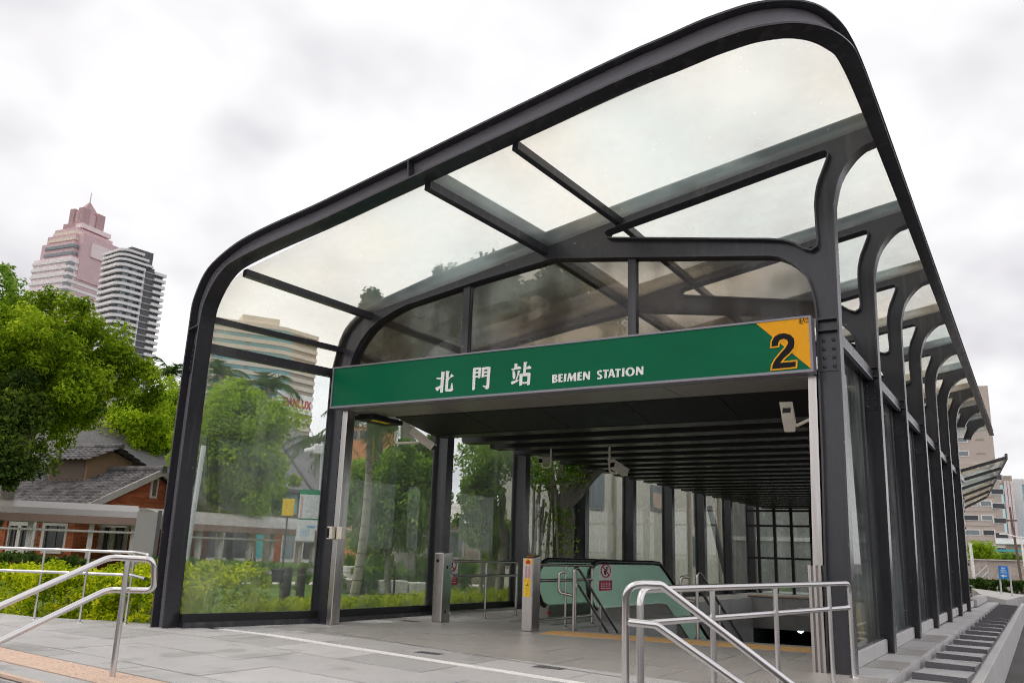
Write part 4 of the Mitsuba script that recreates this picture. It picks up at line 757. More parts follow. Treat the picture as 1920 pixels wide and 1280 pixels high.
# bus stop pole with boards
pl = Plane(598, 15.2, 0); k = thing('bus_stop_pole', 'grey bus stop pole with a green framed timetable behind the left glass', 'sign post')
ut, zt = pl.hit(604, 850); ub, zb = pl.hit(594, 1110)
add('pole', tube([pl.pt(ub, 0, -.2), pl.pt(ut, 0, zt+.2)], .035, 12), 'mat_lamp_grey', k, smooth=50)
def board(nm, P4, mt, v0, v1): 
    h = [pl.hit(*q) for q in P4]; u0, u1 = min(q[0] for q in h), max(q[0] for q in h); z0, z1 = min(q[1] for q in h), max(q[1] for q in h)
    add(nm, pl.put(box(u0, u1, v0, v1, z0, z1)), mt, k); return u0, u1, z0, z1
u0, u1, z0, z1 = board('timetable_board', ((563, 917), (597, 975)), 'mat_green_print', -.06, -.035)
add('timetable', pl.put(box(u0+.008, u1-.008, -.064, -.0605, z0+.025, z1-.085)), 'mat_paper', k)
g = np.random.default_rng(2); m = MB(); mc = MB()
for i in range(15):
    z = z1-.12-.026*i; x = u0+.12
    mc += pl.put(box(u0+.03, u0+.07, -.066, -.0645, z-.006, z+.004))
    while x < u1-.04:
        w = g.uniform(.01, .05)
        if g.random() < .55: m += pl.put(box(x, x+w, -.066, -.0645, z-.005, z+.003))
        x += w+.012
add('timetable_print', m, 'mat_grey_print', k); add('timetable_colours', mc, 'mat_red', k)
u0, u1, z0, z1 = board('notice_board', ((557, 982), (589, 1014)), 'mat_paper', -.06, -.045)
m = MB()
for i in range(3): m += pl.put(box(u1-.13+.042*i, u1-.095+.042*i, -.063, -.0605, z1-.055, z1-.02))
for i in range(4):
    for j in range(6): m += pl.put(box(u0+.07+.04*i, u0+.085+.04*i, -.063, -.0605, z1-.10-.02*j, z1-.088-.02*j))
add('notice_print', m, 'mat_blue_print', k)
k = thing('street_camera', 'white street camera on top of the bus stop pole behind the glass', 'camera')
a, b = pl.hit(571, 847), pl.hit(590, 842)
add('body', tube([pl.pt(a[0], -.05, a[1]), pl.pt(a[0]+.03, -.05, a[1]+.01), pl.pt(b[0], 0, b[1])], [.04, .05, .05], 12), 'mat_white', k, smooth=40)
add('housing', pl.put(cbox(b[0]-.02, b[0]+.16, -.06, .06, b[1]-.08, b[1]+.09, .02)), 'mat_white', k)
pl = Plane(540, 21, 0); k = thing('yellow_sign', 'plain yellow panel on a thin post left of the timetable board', 'sign')
a, b = pl.hit(531, 934), pl.hit(550, 967); add('panel', pl.put(cbox(a[0], b[0], -.02, .0, b[1], a[1], .004)), 'mat_yellow', k); add('post', pl.put(box((a[0]+b[0])/2-.02, (a[0]+b[0])/2+.02, .002, .04, -.2, a[1]-.05)), 'mat_tower_grey', k)
# lamp post seen at the far left of the glass
pl = Plane(360, 17, 0); k = thing('lamp_post', 'thin pale metal post behind the left edge of the left glass pane', 'post'); a = pl.hit(382, 835)
add('post', tube([pl.pt(a[0]-.1, 0, -.2), pl.pt(a[0], 0, a[1])], .045, 10), 'mat_lamp_grey', k)

# ------------------------------------------------------------------ brick house and walkway
pl = Plane(146, 38, -50, 960); k = thing('brick_house', 'low red brick house with a grey tiled roof and a small roof lantern', 'house')
def hz(px, py, v=0): return pl.hit(px, py, v)
Dp = 7.3
uR = 0.0; uL = hz(-130, 960)[0]; ze = hz(100, 957)[1]
zr = pl.hit(285, 885, Dp/2)[1]
pg = Plane(146, 38, 40, 960)
add('wall', pl.put(box(uL, uR, 0, Dp, -.3, ze+.02)), 'mat_brick', k)
add('gable_wall', pl.put(prism(Polygon([(0, ze+.02), (Dp, ze+.02), (Dp/2, zr-.12)]), .3, yz(uR-.3))), 'mat_brick', k)
def tiled(u0, u1, v0, z0, v1, z1, rows, pitch=.30, th=.05):
    """roof slope of overlapping rows of curved tiles"""
    n = int((u1-u0)/pitch)*4; us = np.linspace(u0, u1, n+1); prof_ = np.abs(np.sin(np.arange(n+1)*np.pi/4))*.075; V, F = [], []
    for r in range(rows):
        for e, (q, lift) in enumerate(((r/rows, .07), ((r+1)/rows, .012))):
            for u, h in zip(us, prof_): V.append((u, v0+(v1-v0)*q, z0+(z1-z0)*q+h+lift))
    for r in range(rows):
        a, b = 2*r*(n+1), (2*r+1)*(n+1)
        for j in range(n): F += [[a+j, a+j+1, b+j+1], [a+j, b+j+1, b+j]]
        if r: 
            c = (2*r-1)*(n+1)
            for j in range(n): F += [[c+j, c+j+1, a+j+1], [c+j, a+j+1, a+j]]
    return trimesh.Trimesh(np.array(V), np.array(F), process=False)
add('roof_slope', pl.put(tiled(uL-.3, uR+.45, -.7, ze-.12, Dp/2, zr, 14)), 'mat_tile', k)
add('roof_slope', pl.put(tiled(uL-.3, uR+.45, Dp+.7, ze-.12, Dp/2, zr, 14)), 'mat_tile', k)
add('ridge', pl.put(tube([(uL-.3, Dp/2, zr+.12), (uR+.5, Dp/2, zr+.12)], .16, 10)), 'mat_tile', k)
for sgn in (-1, 1): add('bargeboard', pl.put(beam((uR+.42, Dp/2+sgn*.02, zr-.02), (uR+.42, Dp/2+sgn*(Dp/2+.7), ze-.2), .1, .26)), 'mat_fascia', k)
add('gable_vent', pl.put(box(uR, uR+.05, Dp*.5-.2, Dp*.5+.2, ze+.75, ze+1.6)), 'mat_trim_white', k); add('gable_vent_slot', pl.put(box(uR+.045, uR+.07, Dp*.5-.1, Dp*.5+.1, ze+.85, ze+1.55)), 'mat_brown', k)
# roof lantern
vL = Dp/2; l0, l1 = pl.hit(137, 880, vL)[0], pl.hit(206, 880, vL)[0]; zl0 = zr-.5; zl1 = pl.hit(170, 862, vL)[1]; zl2 = pl.hit(170, 846, vL)[1]+.1
add('lantern_wall', pl.put(box(l0, l1, vL-1.2, vL+1.2, zl0, zl1)), 'mat_wood', k)
add('lantern_louvre', pl.put(box(l0+.15, l1-.15, vL-1.23, vL-1.19, zl0+.1, zl1-.15)), 'mat_brown', k)
add('lantern_gable', pl.put(prism(Polygon([(vL-1.2, zl1), (vL+1.2, zl1), (vL, zl2-.1)]), .1, yz(l1-.1))), 'mat_wood', k)
for sg in (-1, 1): add('lantern_roof', pl.put(tiled(l0-.7, l1+.55, vL+sg*1.9, zl1-.28, vL, zl2, 5)), 'mat_tile', k)
add('lantern_ridge', pl.put(tube([(l0-.7, vL, zl2+.1), (l1+.6, vL, zl2+.1)], .13, 8)), 'mat_tile', k)
for pq, px0, px1 in ((pl, -28, 4), (pl, 24, 40), (pl, 44, 68), (pl, 90, 128), (pg, 193, 208), (pg, 211, 233)):
    u0, zt_ = pq.hit(px0, 985); u1, _ = pq.hit(px1, 985); zb_ = pq.hit((px0+px1)/2, 1030)[1]
    w = add('window', pq.put(trimesh.util.concatenate([box(u0-.16, u0, -.12, .05, zb_, zt_+.2), box(u1, u1+.16, -.12, .05, zb_, zt_+.2), box(u0, u1, -.12, .05, zt_, zt_+.2), box(u0, u1, -.16, .05, zb_-.15, zb_)])), 'mat_trim_white', k)
    add('pane', pq.put(box(u0, u1, -.03, .02, zb_, zt_)), 'mat_win_dark', w); add('sash', pq.put(box((u0+u1)/2-.03, (u0+u1)/2+.03, -.06, -.03, zb_, zt_)), 'mat_brown', w)
for px in (12, 140): u, _ = hz(px, 1000); add('pilaster', pl.put(box(u-.2, u+.2, -.2, .0, -.3, ze)), 'mat_brick', k)
for nm, pxo, D, rt, pa, pb, pyt, pyb, pxm, posts in (('long low grey walkway roof on pale posts in front of the brick house', 150, 33, 1, -200, 256, 951, 977, 100, (-60, 55, 170, 250)),
        ('low grey walkway roof on pale posts seen through the left glass pane', 345, 36, 40, 300, 650, 966, 992, 345, (374, 413, 469, 511, 562, 588, 630))):
    pl = Plane(pxo, D, rt); k = thing('covered_walkway', nm, 'walkway', None)
    L0, L1 = pl.hit(pa, 975)[0], pl.hit(pb, 1000)[0]; zt_, zb_ = pl.hit(pxm, pyt)[1], pl.hit(pxm, pyb)[1]
    cr = Polygon([(-.5, zb_), (-.55, zb_+.10), (-.1, zt_-.02), (.9, zt_+.22), (2.4, zt_+.26), (3.6, zt_+.1), (3.6, zb_), (-.3, zb_-.03)])
    def along(poly, u0, u1): return pl.put(prism(poly, u1-u0, yz(u0)))
    add('roof', along(cr, L0, L1), 'mat_fascia', k); add('rim', along(Polygon([(-.60, zb_-.03), (-.60, zb_+.22), (-.5, zb_+.22), (-.5, zb_-.03)]), L0, L1), 'mat_fascia_rim', k)
    add('gutter', pl.put(tube([(L0, -.35, zb_-.28), (L1, -.35, zb_-.28)], .04, 8)), 'mat_trim_white', k)
    for px in posts: u = pl.hit(px, 1000)[0]; add('post', pl.put(box(u-.08, u+.08, -.1, .08, -.3, zb_)), 'mat_trim_white', k)
pl2 = Plane(278, 31.5, 0); k = thing('grey_panel', 'plain grey metal panel standing at the end of the walkway beside the front column', 'panel')
a, b = pl2.hit(258, 958), pl2.hit(297, 958); add('panel', pl2.put(box(a[0], b[0], 0, .12, pl2.hit(275, 1062)[1], a[1])), 'mat_fascia', k); add('frame', pl2.put(box(b[0], b[0]+.12, -.03, .15, -.3, b[1]+.03)), 'mat_tower_grey', k)
# long warehouse
pl = Plane(350, 62, 34); k = thing('long_warehouse', 'long old warehouse with a large grey slate roof behind the trees', 'warehouse')
w0, w1 = pl.hit(-60, 870)[0], pl.hit(640, 900)[0]; ze = pl.hit(570, 918)[1]; zr = pl.hit(580, 815, 7)[1]+.6
add('wall', pl.put(box(w0, w1, 0, 14, -.4, ze+.03)), 'mat_brown', k)
add('plinth', pl.put(box(w0-.05, w1+.05, -.06, 14, -.4, pl.hit(570, 985)[1])), 'mat_brick', k)
add('roof', pl.put(hexa([(w0-.5, -.9, ze-.15), (w1+.5, -.9, ze-.15), (w1+.5, 14.9, ze-.15), (w0-.5, 14.9, ze-.15), (w0-.5, 6.9, zr), (w1+.5, 6.9, zr), (w1+.5, 7.1, zr), (w0-.5, 7.1, zr)])), 'mat_slate', k)
add('eaves_board', pl.put(box(w0-.5, w1+.5, -1.0, -.88, ze-.35, ze-.1)), 'mat_tower_grey', k)
add('roof_seam', pl.put(beam((pl.hit(530, 860, 3)[0], -.8, ze-.02), (pl.hit(530, 860, 3)[0]+.9, 6.9, zr+.1), .22, .2)), 'mat_tower_grey', k)
for px0, px1, mt in ((350, 370, 'win_mid'), (380, 409, 'win_dark'), (416, 466, 'win_dark'), (474, 506, 'teal_panel'), (527, 553, 'win_mid'), (566, 584, 'win_dark')):
    a_, b_ = pl.hit(px0, 1010)[0], pl.hit(px1, 1010)[0]; z_ = pl.hit((px0+px1)/2, 990)[1]
    w = add('window', pl.put(box(a_, b_, -.12, -.04, -.3, z_)), 'mat_trim_white', k); add('pane', pl.put(box(a_+.12, b_-.12, -.15, -.11, .1, z_-.12)), 'mat_'+mt, w)
for px in (70, 130, 540, 580, 618):
    u, z = pl.hit(px, 935); w = add('window', pl.put(box(u-.85, u+.85, -.1, .05, z-1.1, z+.6)), 'mat_cream_dark', k)
    for s in (-1, 1): add('pane', pl.put(box(u+s*.42-.36, u+s*.42+.36, -.12, -.09, z-1.0, z+.5)), 'mat_win_teal', w)
# orange building, beige house and others behind the left glass wall
pl = Plane(690, 95, 10); k = thing('orange_building', 'orange rendered building top behind the palm seen through the glass', 'building')
a, b = pl.hit(640, 797), pl.hit(742, 830); add('wall', pl.put(box(a[0], b[0], 0, 12, -.4, a[1])), 'mat_orange_wall', k); add('parapet', pl.put(box(a[0]-.2, b[0]+.2, -.2, 12, a[1], a[1]+.3)), 'mat_cream', k)
for px in (664, 681, 705):
    u, z = pl.hit(px, 815); w = add('window', pl.put(box(u-.45, u+.45, -.06, .05, z-.55, z+.55)), 'mat_cream_dark', k); add('pane', pl.put(box(u-.36, u+.36, -.09, -.05, z-.46, z+.46)), 'mat_win_dark', w)
pl = Plane(790, 34, 12); k = thing('stone_house', 'small stone house with a pale gable roof behind the trees right of the benches', 'house')
a, b = pl.hit(742, 975), pl.hit(900, 975); ze = a[1]; add('wall', pl.put(box(a[0], b[0], 0, 6, -.3, ze)), 'mat_stone_wall', k)
zr = pl.hit(780, 945)[1]+.3
add('roof', pl.put(hexa([(a[0]-.3, -.4, ze), (b[0]+.3, -.4, ze), (b[0]+.3, 6.4, ze), (a[0]-.3, 6.4, ze), (a[0]-.3, 2.9, zr), (b[0]+.3, 2.9, zr), (b[0]+.3, 3.1, zr), (a[0]-.3, 3.1, zr)])), 'mat_bench', k)
for px in (772, 850):
    u, z = pl.hit(px, 1020); w = add('window', pl.put(box(u-.42, u+.42, -.06, .05, z-.55, z+.55)), 'mat_trim_white', k); add('pane', pl.put(box(u-.34, u+.34, -.09, -.05, z-.47, z+.47)), 'mat_win_mid', w)
k = thing('pale_building', 'pale beige rendered building close along the glass wall behind the banyan tree', 'building')
XW = -13.6; y0 = bx(1000, 950, XW)[1]
add('wall', box(XW-1.2, XW, y0, 47, -.4, 9.5), 'mat_beige_wall', k)
def wy(px, py): q = bx(px, py, XW); return q[1], q[2]
for j, (p0, p1, q0, q1) in enumerate(((1106, 1131, 872, 955), (1219, 1243, 908, 958), (1300, 1316, 925, 985), (1298, 1309, 1005, 1060))):
    a, zt_ = wy(p0, q0); b, _ = wy(p1, q0); zb_ = wy((p0+p1)/2, q1)[1]
    w = add('window', box(XW-.05, XW+.06, a, b, zb_, zt_), 'mat_win_mid', k); add('pane', box(XW+.06, XW+.08, a+.15, b-.15, zb_+.12, zt_-.3), ('mat_win_mid', 'mat_tactile_pink', 'mat_cream', 'mat_win_mid')[j], w)
for px in (1148, 1289, 1345): a, _ = wy(px, 950); add('drainpipe', tube([(XW+.1, a, -.3), (XW+.1, a, 9.3)], .075, 8), 'mat_cream_dark', k)
a, _ = wy(1335, 960); b, _ = wy(1365, 1050)
k = thing('steel_brace', 'grey diagonal steel brace outside the glass wall near the far end', 'brace'); p, q = bx(1330, 950, -11.0), bx(1362, 1080, -11.0)
add('bar', beam(p, q, .16, .2), 'mat_tower_grey', k); add('foot', box(q[0]-.2, q[0]+.2, q[1]-.2, q[1]+.2, -.3, .05), 'mat_concrete', k)
k = thing('garden_wall', 'grey concrete wall behind the far end of the glass canopy', 'wall')
add('wall', box(-13.5, -4.6, 44, 44.4, -.4, 6), 'mat_concrete', k); add('coping', cbox(-13.5, -4.5, 43.9, 44.5, 2.05, 2.25, .02), 'mat_bench', k)

# ------------------------------------------------------------------ trees
def T3(px, py, D): q = dep(px, py, D); return q
q = T3(70, 720, 27)
def treepx(label, px, py, rx, ry, D, n, per, size, cols, seed, base_px=None, **kw):
    c = dep(px, py, D); r = rx*D/FOC; rz = ry*D/FOC; b = dep(base_px or px, 1030, D)
    return tree(label, (b[0], b[1], -.4), c, (r, r, rz), n, per, size, cols, seed, **kw)
treepx('large spreading green tree at the left edge in front of the skyscrapers', 88, 690, 205, 138, 29, 220, 290, .16, OLIVE, 11, base_px=-60, cr=.145, limbs=14, tr_=.35, inner=.35, up=.6)
treepx('dark leaning tree at the far left edge below the large tree', -10, 810, 95, 130, 26, 90, 200, .15, DARK+[(.16, .24, .03), (.30, .40, .04)], 12, base_px=-70, cr=.22, tr_=.3)
treepx('sparse treetop of a tree at the top left edge against the sky', -15, 570, 75, 85, 31, 44, 80, .17, MID, 13, base_px=-90, cr=.20, tr_=.2)
treepx('bright yellow green young tree left of the front column', 262, 812, 92, 78, 58, 110, 260, .26, BRIGHT, 14, base_px=270, cr=.26, tr_=.2, up=.6)
treepx('small bright green tree touching the front column behind the brick house', 326, 780, 42, 70, 62, 60, 200, .20, BRIGHT, 15, cr=.3, tr_=.16)
treepx('leafy green tree filling the left glass pane', 436, 838, 116, 142, 38.5, 190, 270, .19, BRIGHT[:3]+[(.40, .56, .07)], 16, cr=.2, tr_=.16, inner=.3, up=.6)
treepx('darker green tree behind the leafy tree in the left glass pane', 480, 900, 70, 80, 52, 80, 200, .27, OLIVE, 17, cr=.26, tr_=.10)
treepx('broad leaved dark green tree right of the left palm trunk behind the glass', 735, 930, 95, 105, 21, 150, 200, .13, MID, 18, cr=.24, tr_=.09, up=.6)
treepx('small pale green tree behind the broad leaved tree near the second glass column', 805, 880, 45, 70, 29, 60, 150, .16, MID, 19, cr=.26, tr_=.2)
treepx('slim young green tree between the second and third glass columns', 905, 930, 50, 110, 19, 80, 110, .10, MID, 20, cr=.24, tr_=.05)
treepx('low green shrub tree below the banyan between the glass columns', 940, 1010, 55, 55, 20, 70, 130, .095, BRIGHT[:3], 21, cr=.26, tr_=.05)
# tall dark trees whose tops show through the gable screen
treepx('tall dark tree with its crown behind the middle of the gable screen', 925, 640, 120, 165, 30, 190, 190, .20, DARK, 22, base_px=930, cr=.22, tr_=.35)
treepx('tall dark tree behind the left end of the gable screen', 765, 665, 105, 120, 27, 190, 170, .20, DARK, 23, base_px=760, cr=.2, tr_=.35)
treepx('tall thin topped tree reaching above the glass roof near its left side', 698, 590, 30, 85, 33, 44, 80, .17, DARK, 24, base_px=720, cr=.26, tr_=.2)
treepx('tall dark tree behind the right part of the gable screen', 1065, 625, 95, 150, 34, 150, 170, .21, DARK, 25, base_px=1020, cr=.22, tr_=.3)
treepx('thin topped tree showing above the glass roof right of the other treetop', 825, 585, 38, 100, 36, 40, 80, .18, DARK, 26, base_px=840, cr=.24, tr_=.2)
k = thing('banyan_tree', 'gnarled grey banyan tree with leaning trunks before the pale building', 'banyan tree')
def W(px, py, D): return dep(px, py, D)
m = MB(); D = 19.0
for path, r0, r1 in ((((1040, 1075), (1048, 1000), (1050, 950), (1062, 915), (1100, 870), (1130, 835)), .24, .12), (((1050, 950), (1075, 930), (1110, 890), (1160, 850)), .17, .08), (((1046, 990), (1030, 940), (1028, 890), (1010, 840)), .15, .07), (((1056, 925), (1045, 880), (1050, 830)), .10, .05), (((1030, 930), (1015, 905), (985, 870), (950, 850)), .07, .03), (((1062, 912), (1080, 880), (1070, 845)), .06, .03),
                     (((930, 1060), (935, 980), (925, 900), (905, 850), (890, 800)), .10, .06), (((990, 1070), (975, 960), (955, 880), (940, 820)), .09, .05)):
    p = [W(a, b, D+(.5 if a < 1000 else 0)) for a, b in path]; p[0][2] = min(p[0][2], -.3) if r0 > .08 and path[0][1] > 1050 else p[0][2]
    pp_ = fillet(p, .8, 4); pp_ = [q+meshkit.noise(np.array(q)*2.3)*.12 for q in pp_]; m += tube(pp_, np.linspace(r0, r1, len(pp_)), 9)
gg = np.random.default_rng(8)
for i in range(16):
    a = W(gg.uniform(1000, 1075), gg.uniform(900, 960), D+gg.uniform(-.3, .3)); b = a.copy(); b[2] = -.2; b[:2] += gg.normal(size=2)*.15; m += tube([a, (a+b)/2+gg.normal(size=3)*.06, b], [.03, .02, .03], 5)
add('trunk', m, 'mat_bark', k, smooth=50)
C = [W(gg.uniform(985, 1100), gg.uniform(820, 905), D+gg.uniform(-1, 1)) for i in range(50)]+[W(gg.uniform(1035, 1070), gg.uniform(900, 1060), D-.2) for i in range(6)]+[W(gg.uniform(860, 990), gg.uniform(790, 870), D+gg.uniform(-1, 2)) for i in range(50)]
mm, col = leaf_cloud(C, .32, 48, .10, 9, MID, .4); add('crown', mm, 'mat_leaf', k, color=col)
# palms
for i, (lab, b, t, D, fl, sd) in enumerate((('palm tree left of the others high behind the left glass pane', (412, 1030), (415, 705), 56, 3.1, 31), ('palm tree with drooping fronds in front of the hotel sign behind the glass', (500, 1030), (503, 728), 55, 3.4, 32),
        ('palm tree crown beside the sign at the right edge of the left glass pane', (598, 1030), (600, 828), 52, 3.0, 33), ('palm tree with a pale leaning trunk behind the left glass wall', (664, 1055), (694, 785), 16.5, 1.5, 34), ('small palm top between the tall tree and the front column', (318, 1030), (320, 700), 66, 3.6, 35))):
    a, c = dep(*b, D), dep(*t, D); a[2] = -.3; palm(lab, a, c, 0, fl, sd, tr_=.085 if i == 3 else .22, n=15)

# ------------------------------------------------------------------ towers on the left
def ring_box(u0, u1, v0, v1, z0, z1): return box(u0, u1, v0, v1, z0, z1)
pl = Plane(120, 600, 38, 560); k = thing('pink_tower', 'tall pink stepped skyscraper with a pointed crown', 'skyscraper')
Z = lambda y, v=0: pl.hit(125, y-12 if y < 600 else y)[1]
wl = 20.0; wr = 42.0       # the near corner stands at u=v=0: one face runs along +u (right), one along +v (left, away)
def tier(nm, z0, z1, ins, mt, extra=0): return add(nm, pl.put(box(ins, wr-ins, ins, wl+14-ins, z0, z1)), mt, k)
zz = [Z(y) for y in (1040, 488, 455, 437, 421, 406, 369)]
tier('shaft', -1, zz[1], 0, 'mat_pink_light')  # paler than the tiers above: overexposed wash put into the colour
tier('upper_shaft', zz[1], zz[2], 2.2, 'mat_pink_tower'); tier('upper_shaft', zz[2], zz[3], 4.0, 'mat_pink_tower'); tier('upper_shaft', zz[3], zz[4], 6.5, 'mat_pink_tower'); tier('upper_shaft', zz[4], zz[5], 9.5, 'mat_pink_dark')
add('face_block', pl.put(box(6, wr-3, -1.2, 12, zz[1]-14, Z(437))), 'mat_pink_tower', k); add('face_panel', pl.put(box(13, wr-7, -2.0, -1.15, Z(478), Z(450))), 'mat_pink_light', k)
add('crown', pl.put(box(13, wr-13, 12, wl+2, zz[5]-1, zz[6]-3)), 'mat_pink_tower', k)
for a in ((13, 17), (wr-17, wr-13)): add('crown_pier', pl.put(box(a[0]-1.2, a[1]+1.2, 10.8, 15, zz[5]-1, zz[6]-1)), 'mat_pink_dark', k)
add('crown_pier', pl.put(box(11.8, 16, wl-1, wl+3.2, zz[5]-1, zz[6]-1)), 'mat_pink_dark', k)
cu, cv = wr/2, (wl+14)/2
sp_ = trimesh.convex.convex_hull(np.array([(14, 13, zz[6]-3), (wr-14, 13, zz[6]-3), (wr-14, wl+1, zz[6]-3), (14, wl+1, zz[6]-3), (cu, cv, Z(362)+5)]))
add('spire', pl.put(sp_), 'mat_pink_dark', k); add('antenna', pl.put(tube([(cu, cv, Z(370)), (cu, cv, Z(346)+6)], [.7, .3], 6)), 'mat_pink_light', k)
add('terrace', pl.put(box(9, wr-9, 6, 12, zz[4]+1, zz[4]+4)), 'mat_pink_light', k)
for i in range(26):
    z = zz[1]-3-4.6*i
    add('floor_band', pl.put(box(-.8, wr+.6, -.8, wl+14.6, z-.9, z+.9)), 'mat_band_white', k)
    add('window_row', pl.put(box(5 if i else 8, wr-4, -.6, 1, z-2.9, z-1.9)), 'mat_pink_tower', k)
    add('corner_window', pl.put(box(-.6, 3.2, -.6, 3.2, z-2.9, z-1.6)), 'mat_win_mid', k)
for i, z in enumerate((zz[1]+3, zz[1]+8, zz[2]+2.5, zz[3]+2)):
    q = (2, 2, 3.8, 6.3)[i]; add('window_row', pl.put(box(q-.6, 12, q-.6, wl+8, z-.9, z+1.1)), 'mat_win_mid' if i < 2 else 'mat_cream', k)

pl = Plane(216, 300, 28, 560); k = thing('striped_tower', 'black and white striped apartment tower with a rounded corner', 'apartment tower')
uR = pl.hit(307, 560)[0]; zt_ = pl.hit(300, 512)[1]; z2 = pl.hit(235, 462)[1]
fp = lambda u1, ins=0.0: sbox(0, 0, u1, 15).buffer(-3.4).buffer(3.4-ins).union(sbox(4+ins, ins, u1-ins, 15-ins)).intersection(sbox(-9, -9, u1-ins, 99))
add('core', pl.put(prism(fp(uR, .9), zt_+1, xy(-1))), 'mat_win_dark', k)
zf = 2.2
n = int((zt_-20)/zf)
r0, r1 = pl.hit(266, 560)[0], pl.hit(285, 560)[0]
for i in range(n):
    z = zt_-zf*i-.95; add('balcony_band', pl.put(prism(fp(uR, 0).difference(sbox(r0, -2, r1, 3)), .98, xy(z))), 'mat_band_white', k)
    add('recess_slab', pl.put(box(r0, r1, .6, 2, z, z+.35)), 'mat_grey_print', k)
    for s in (.28, .62): u = r0*s; add('window', pl.put(box(u-.9, u+.9, .75, .95, z-1.0, z-.1)), 'mat_win_mid', k)
add('recess', pl.put(box(r0, r1, .8, 3, 10, zt_+1)), 'mat_tower_grey', k); add('recess_pier', pl.put(box(r0-.5, r0, .1, 2, 10, zt_)), 'mat_grey_print', k)
m_ = int((z2-zt_)/1.7)
for i in range(m_):
    z = zt_+1.0+1.7*i; e = r0+2.5-(r0-1)*.62*(i/m_)**1.1
    add('roof_band', pl.put(prism(fp(max(e, 7), .1*i), .8, xy(z))), 'mat_band_white', k); add('roof_storey', pl.put(prism(fp(max(e, 7), .6+.1*i), .96, xy(z-.95))), 'mat_win_dark', k)
add('penthouse', pl.put(box(r0-5, r1-.5, 2, 12, zt_, pl.hit(277, 468)[1])), 'mat_tower_grey', k)

pl = Plane(528, 330, 12, 700); k = thing('banded_hotel', 'cream office building with teal window bands and a red lettered sign behind the glass', 'building')
def hzz(y): return pl.hit(528, y)[1]
uL = pl.hit(352, 700)[0]; fl = 3.15; zt_ = hzz(612)
rt = math.radians(40)
def wing(u0, u1, v0, z0, z1):  # left wing in the plane, right wing turned back at the corner u=0
    return pl.put(box(u0, 0, v0, 14, z0, z1))
pr2 = Plane(528, 330, 40, 700); uR2 = pr2.hit(592, 700)[0]
def wing2(u1, v0, z0, z1, u0=0): return pr2.put(box(u0, u1, v0, 14, z0, z1))
add('wall', wing(uL, 0, .6, -1, zt_), 'mat_cream_dark', k); add('wall', wing2(uR2, .6, -1, zt_), 'mat_cream_dark', k)
i = 0; z = zt_
while z > 12:
    add('spandrel', wing(uL, 0, 0, z-1.5, z), 'mat_cream', k); add('spandrel', wing2(uR2, 0, z-1.5, z), 'mat_cream', k)
    add('window_band', pl.put(box(uL+8, -14, .3, 1, z-3.1, z-1.5)), 'mat_win_teal', k); add('window_band', pl.put(box(-13, 0, .3, 1, z-3.1, z-1.5)), 'mat_win_teal', k); add('window_band', wing2(uR2*.25, .3, z-3.1, z-1.5), 'mat_win_teal', k)
    z -= fl*.98; i += 1
add('roof_block', pl.put(box(-16, -2, 3, 12, zt_, hzz(596))), 'mat_cream', k)
a = pl.hit(372, 700); add('arched_window', pl.put(box(uL+.5, uL+7, -.3, .2, hzz(682), hzz(664))), 'mat_win_teal', k)
u0, zs0 = pr2.hit(553, 752); u1, zs1 = pr2.hit(587, 768)
zS1, zS0 = pr2.hit(570, 742)[1], pr2.hit(570, 777)[1]
add('sign_panel', pr2.put(box(-1.5, uR2*.93, -.8, -.2, zS0, zS1)), 'mat_white', k)
tm = meshkit.text_mesh('SANLUX', 1.0, .2, True); w_ = tm.bounds[1][0]; H_s = (zS1-zS0)*.42; uw = uR2*.80
tm.apply_scale([uw/w_, H_s, 1]); M4 = np.array([[1, 0, 0, uR2*.09], [0, 0, 1, -1.05], [0, 1, 0, (zS0+zS1)/2-H_s*.5], [0, 0, 0, 1.0]]); tm.apply_transform(M4); tm.fix_normals()
add('sign_lettering', pr2.put(tm), 'mat_red', k)
add('awning', pl.put(box(-9, 3, -1.5, 0, hzz(817), hzz(810))), 'mat_red', k)

# ------------------------------------------------------------------ right side beyond the canopy
RD = 210
pl = Plane(1850, RD, 5, 900); k = thing('beige_tower', 'beige concrete apartment tower with rows of small windows at right', 'apartment tower')
uA, uB = pl.hit(1780, 950)[0], pl.hit(1866, 950)[0]; zT = pl.hit(1850, 722)[1]; zM = pl.hit(1862, 868)[1]
u1 = pl.hit(1858, 780)[0]
add('wall', pl.put(box(uA-10, uB, 0, 16, -1, zM)), 'mat_tower_beige', k); add('tall_wall', pl.put(box(uA-10, u1, .4, 14, zM, zT)), 'mat_tower_beige', k)
pr3 = Plane(1866, RD, 38, 960)
b2 = pl.pt(uB, 0, 0); pr3.o = b2[:2].copy(); pr3.m[:2, 3] = pr3.o
uW = pr3.hit(1881, 960)[0]
add('side_wing', pr3.put(hexa([(0, .1, -1), (uW, .1, -1), (uW, 3, -1), (0, 3, -1), (0, .1, zM-1), (uW, .1, zM-5), (uW, 3, zM-5), (0, 3, zM-1)])), 'mat_tower_beige', k)
sw = mikit.ply(box(-1.15, 1.15, -.12, .1, -.62, .62), 'mat_band_white'); sp2 = mikit.ply(box(-.95, .95, -.16, -.1, -.45, .45), 'mat_win_mid'); sg2 = mikit.ply(box(-1.0, 1.0, -.16, -.1, -.5, .5), 'mat_win_dark')
fh = 3.05
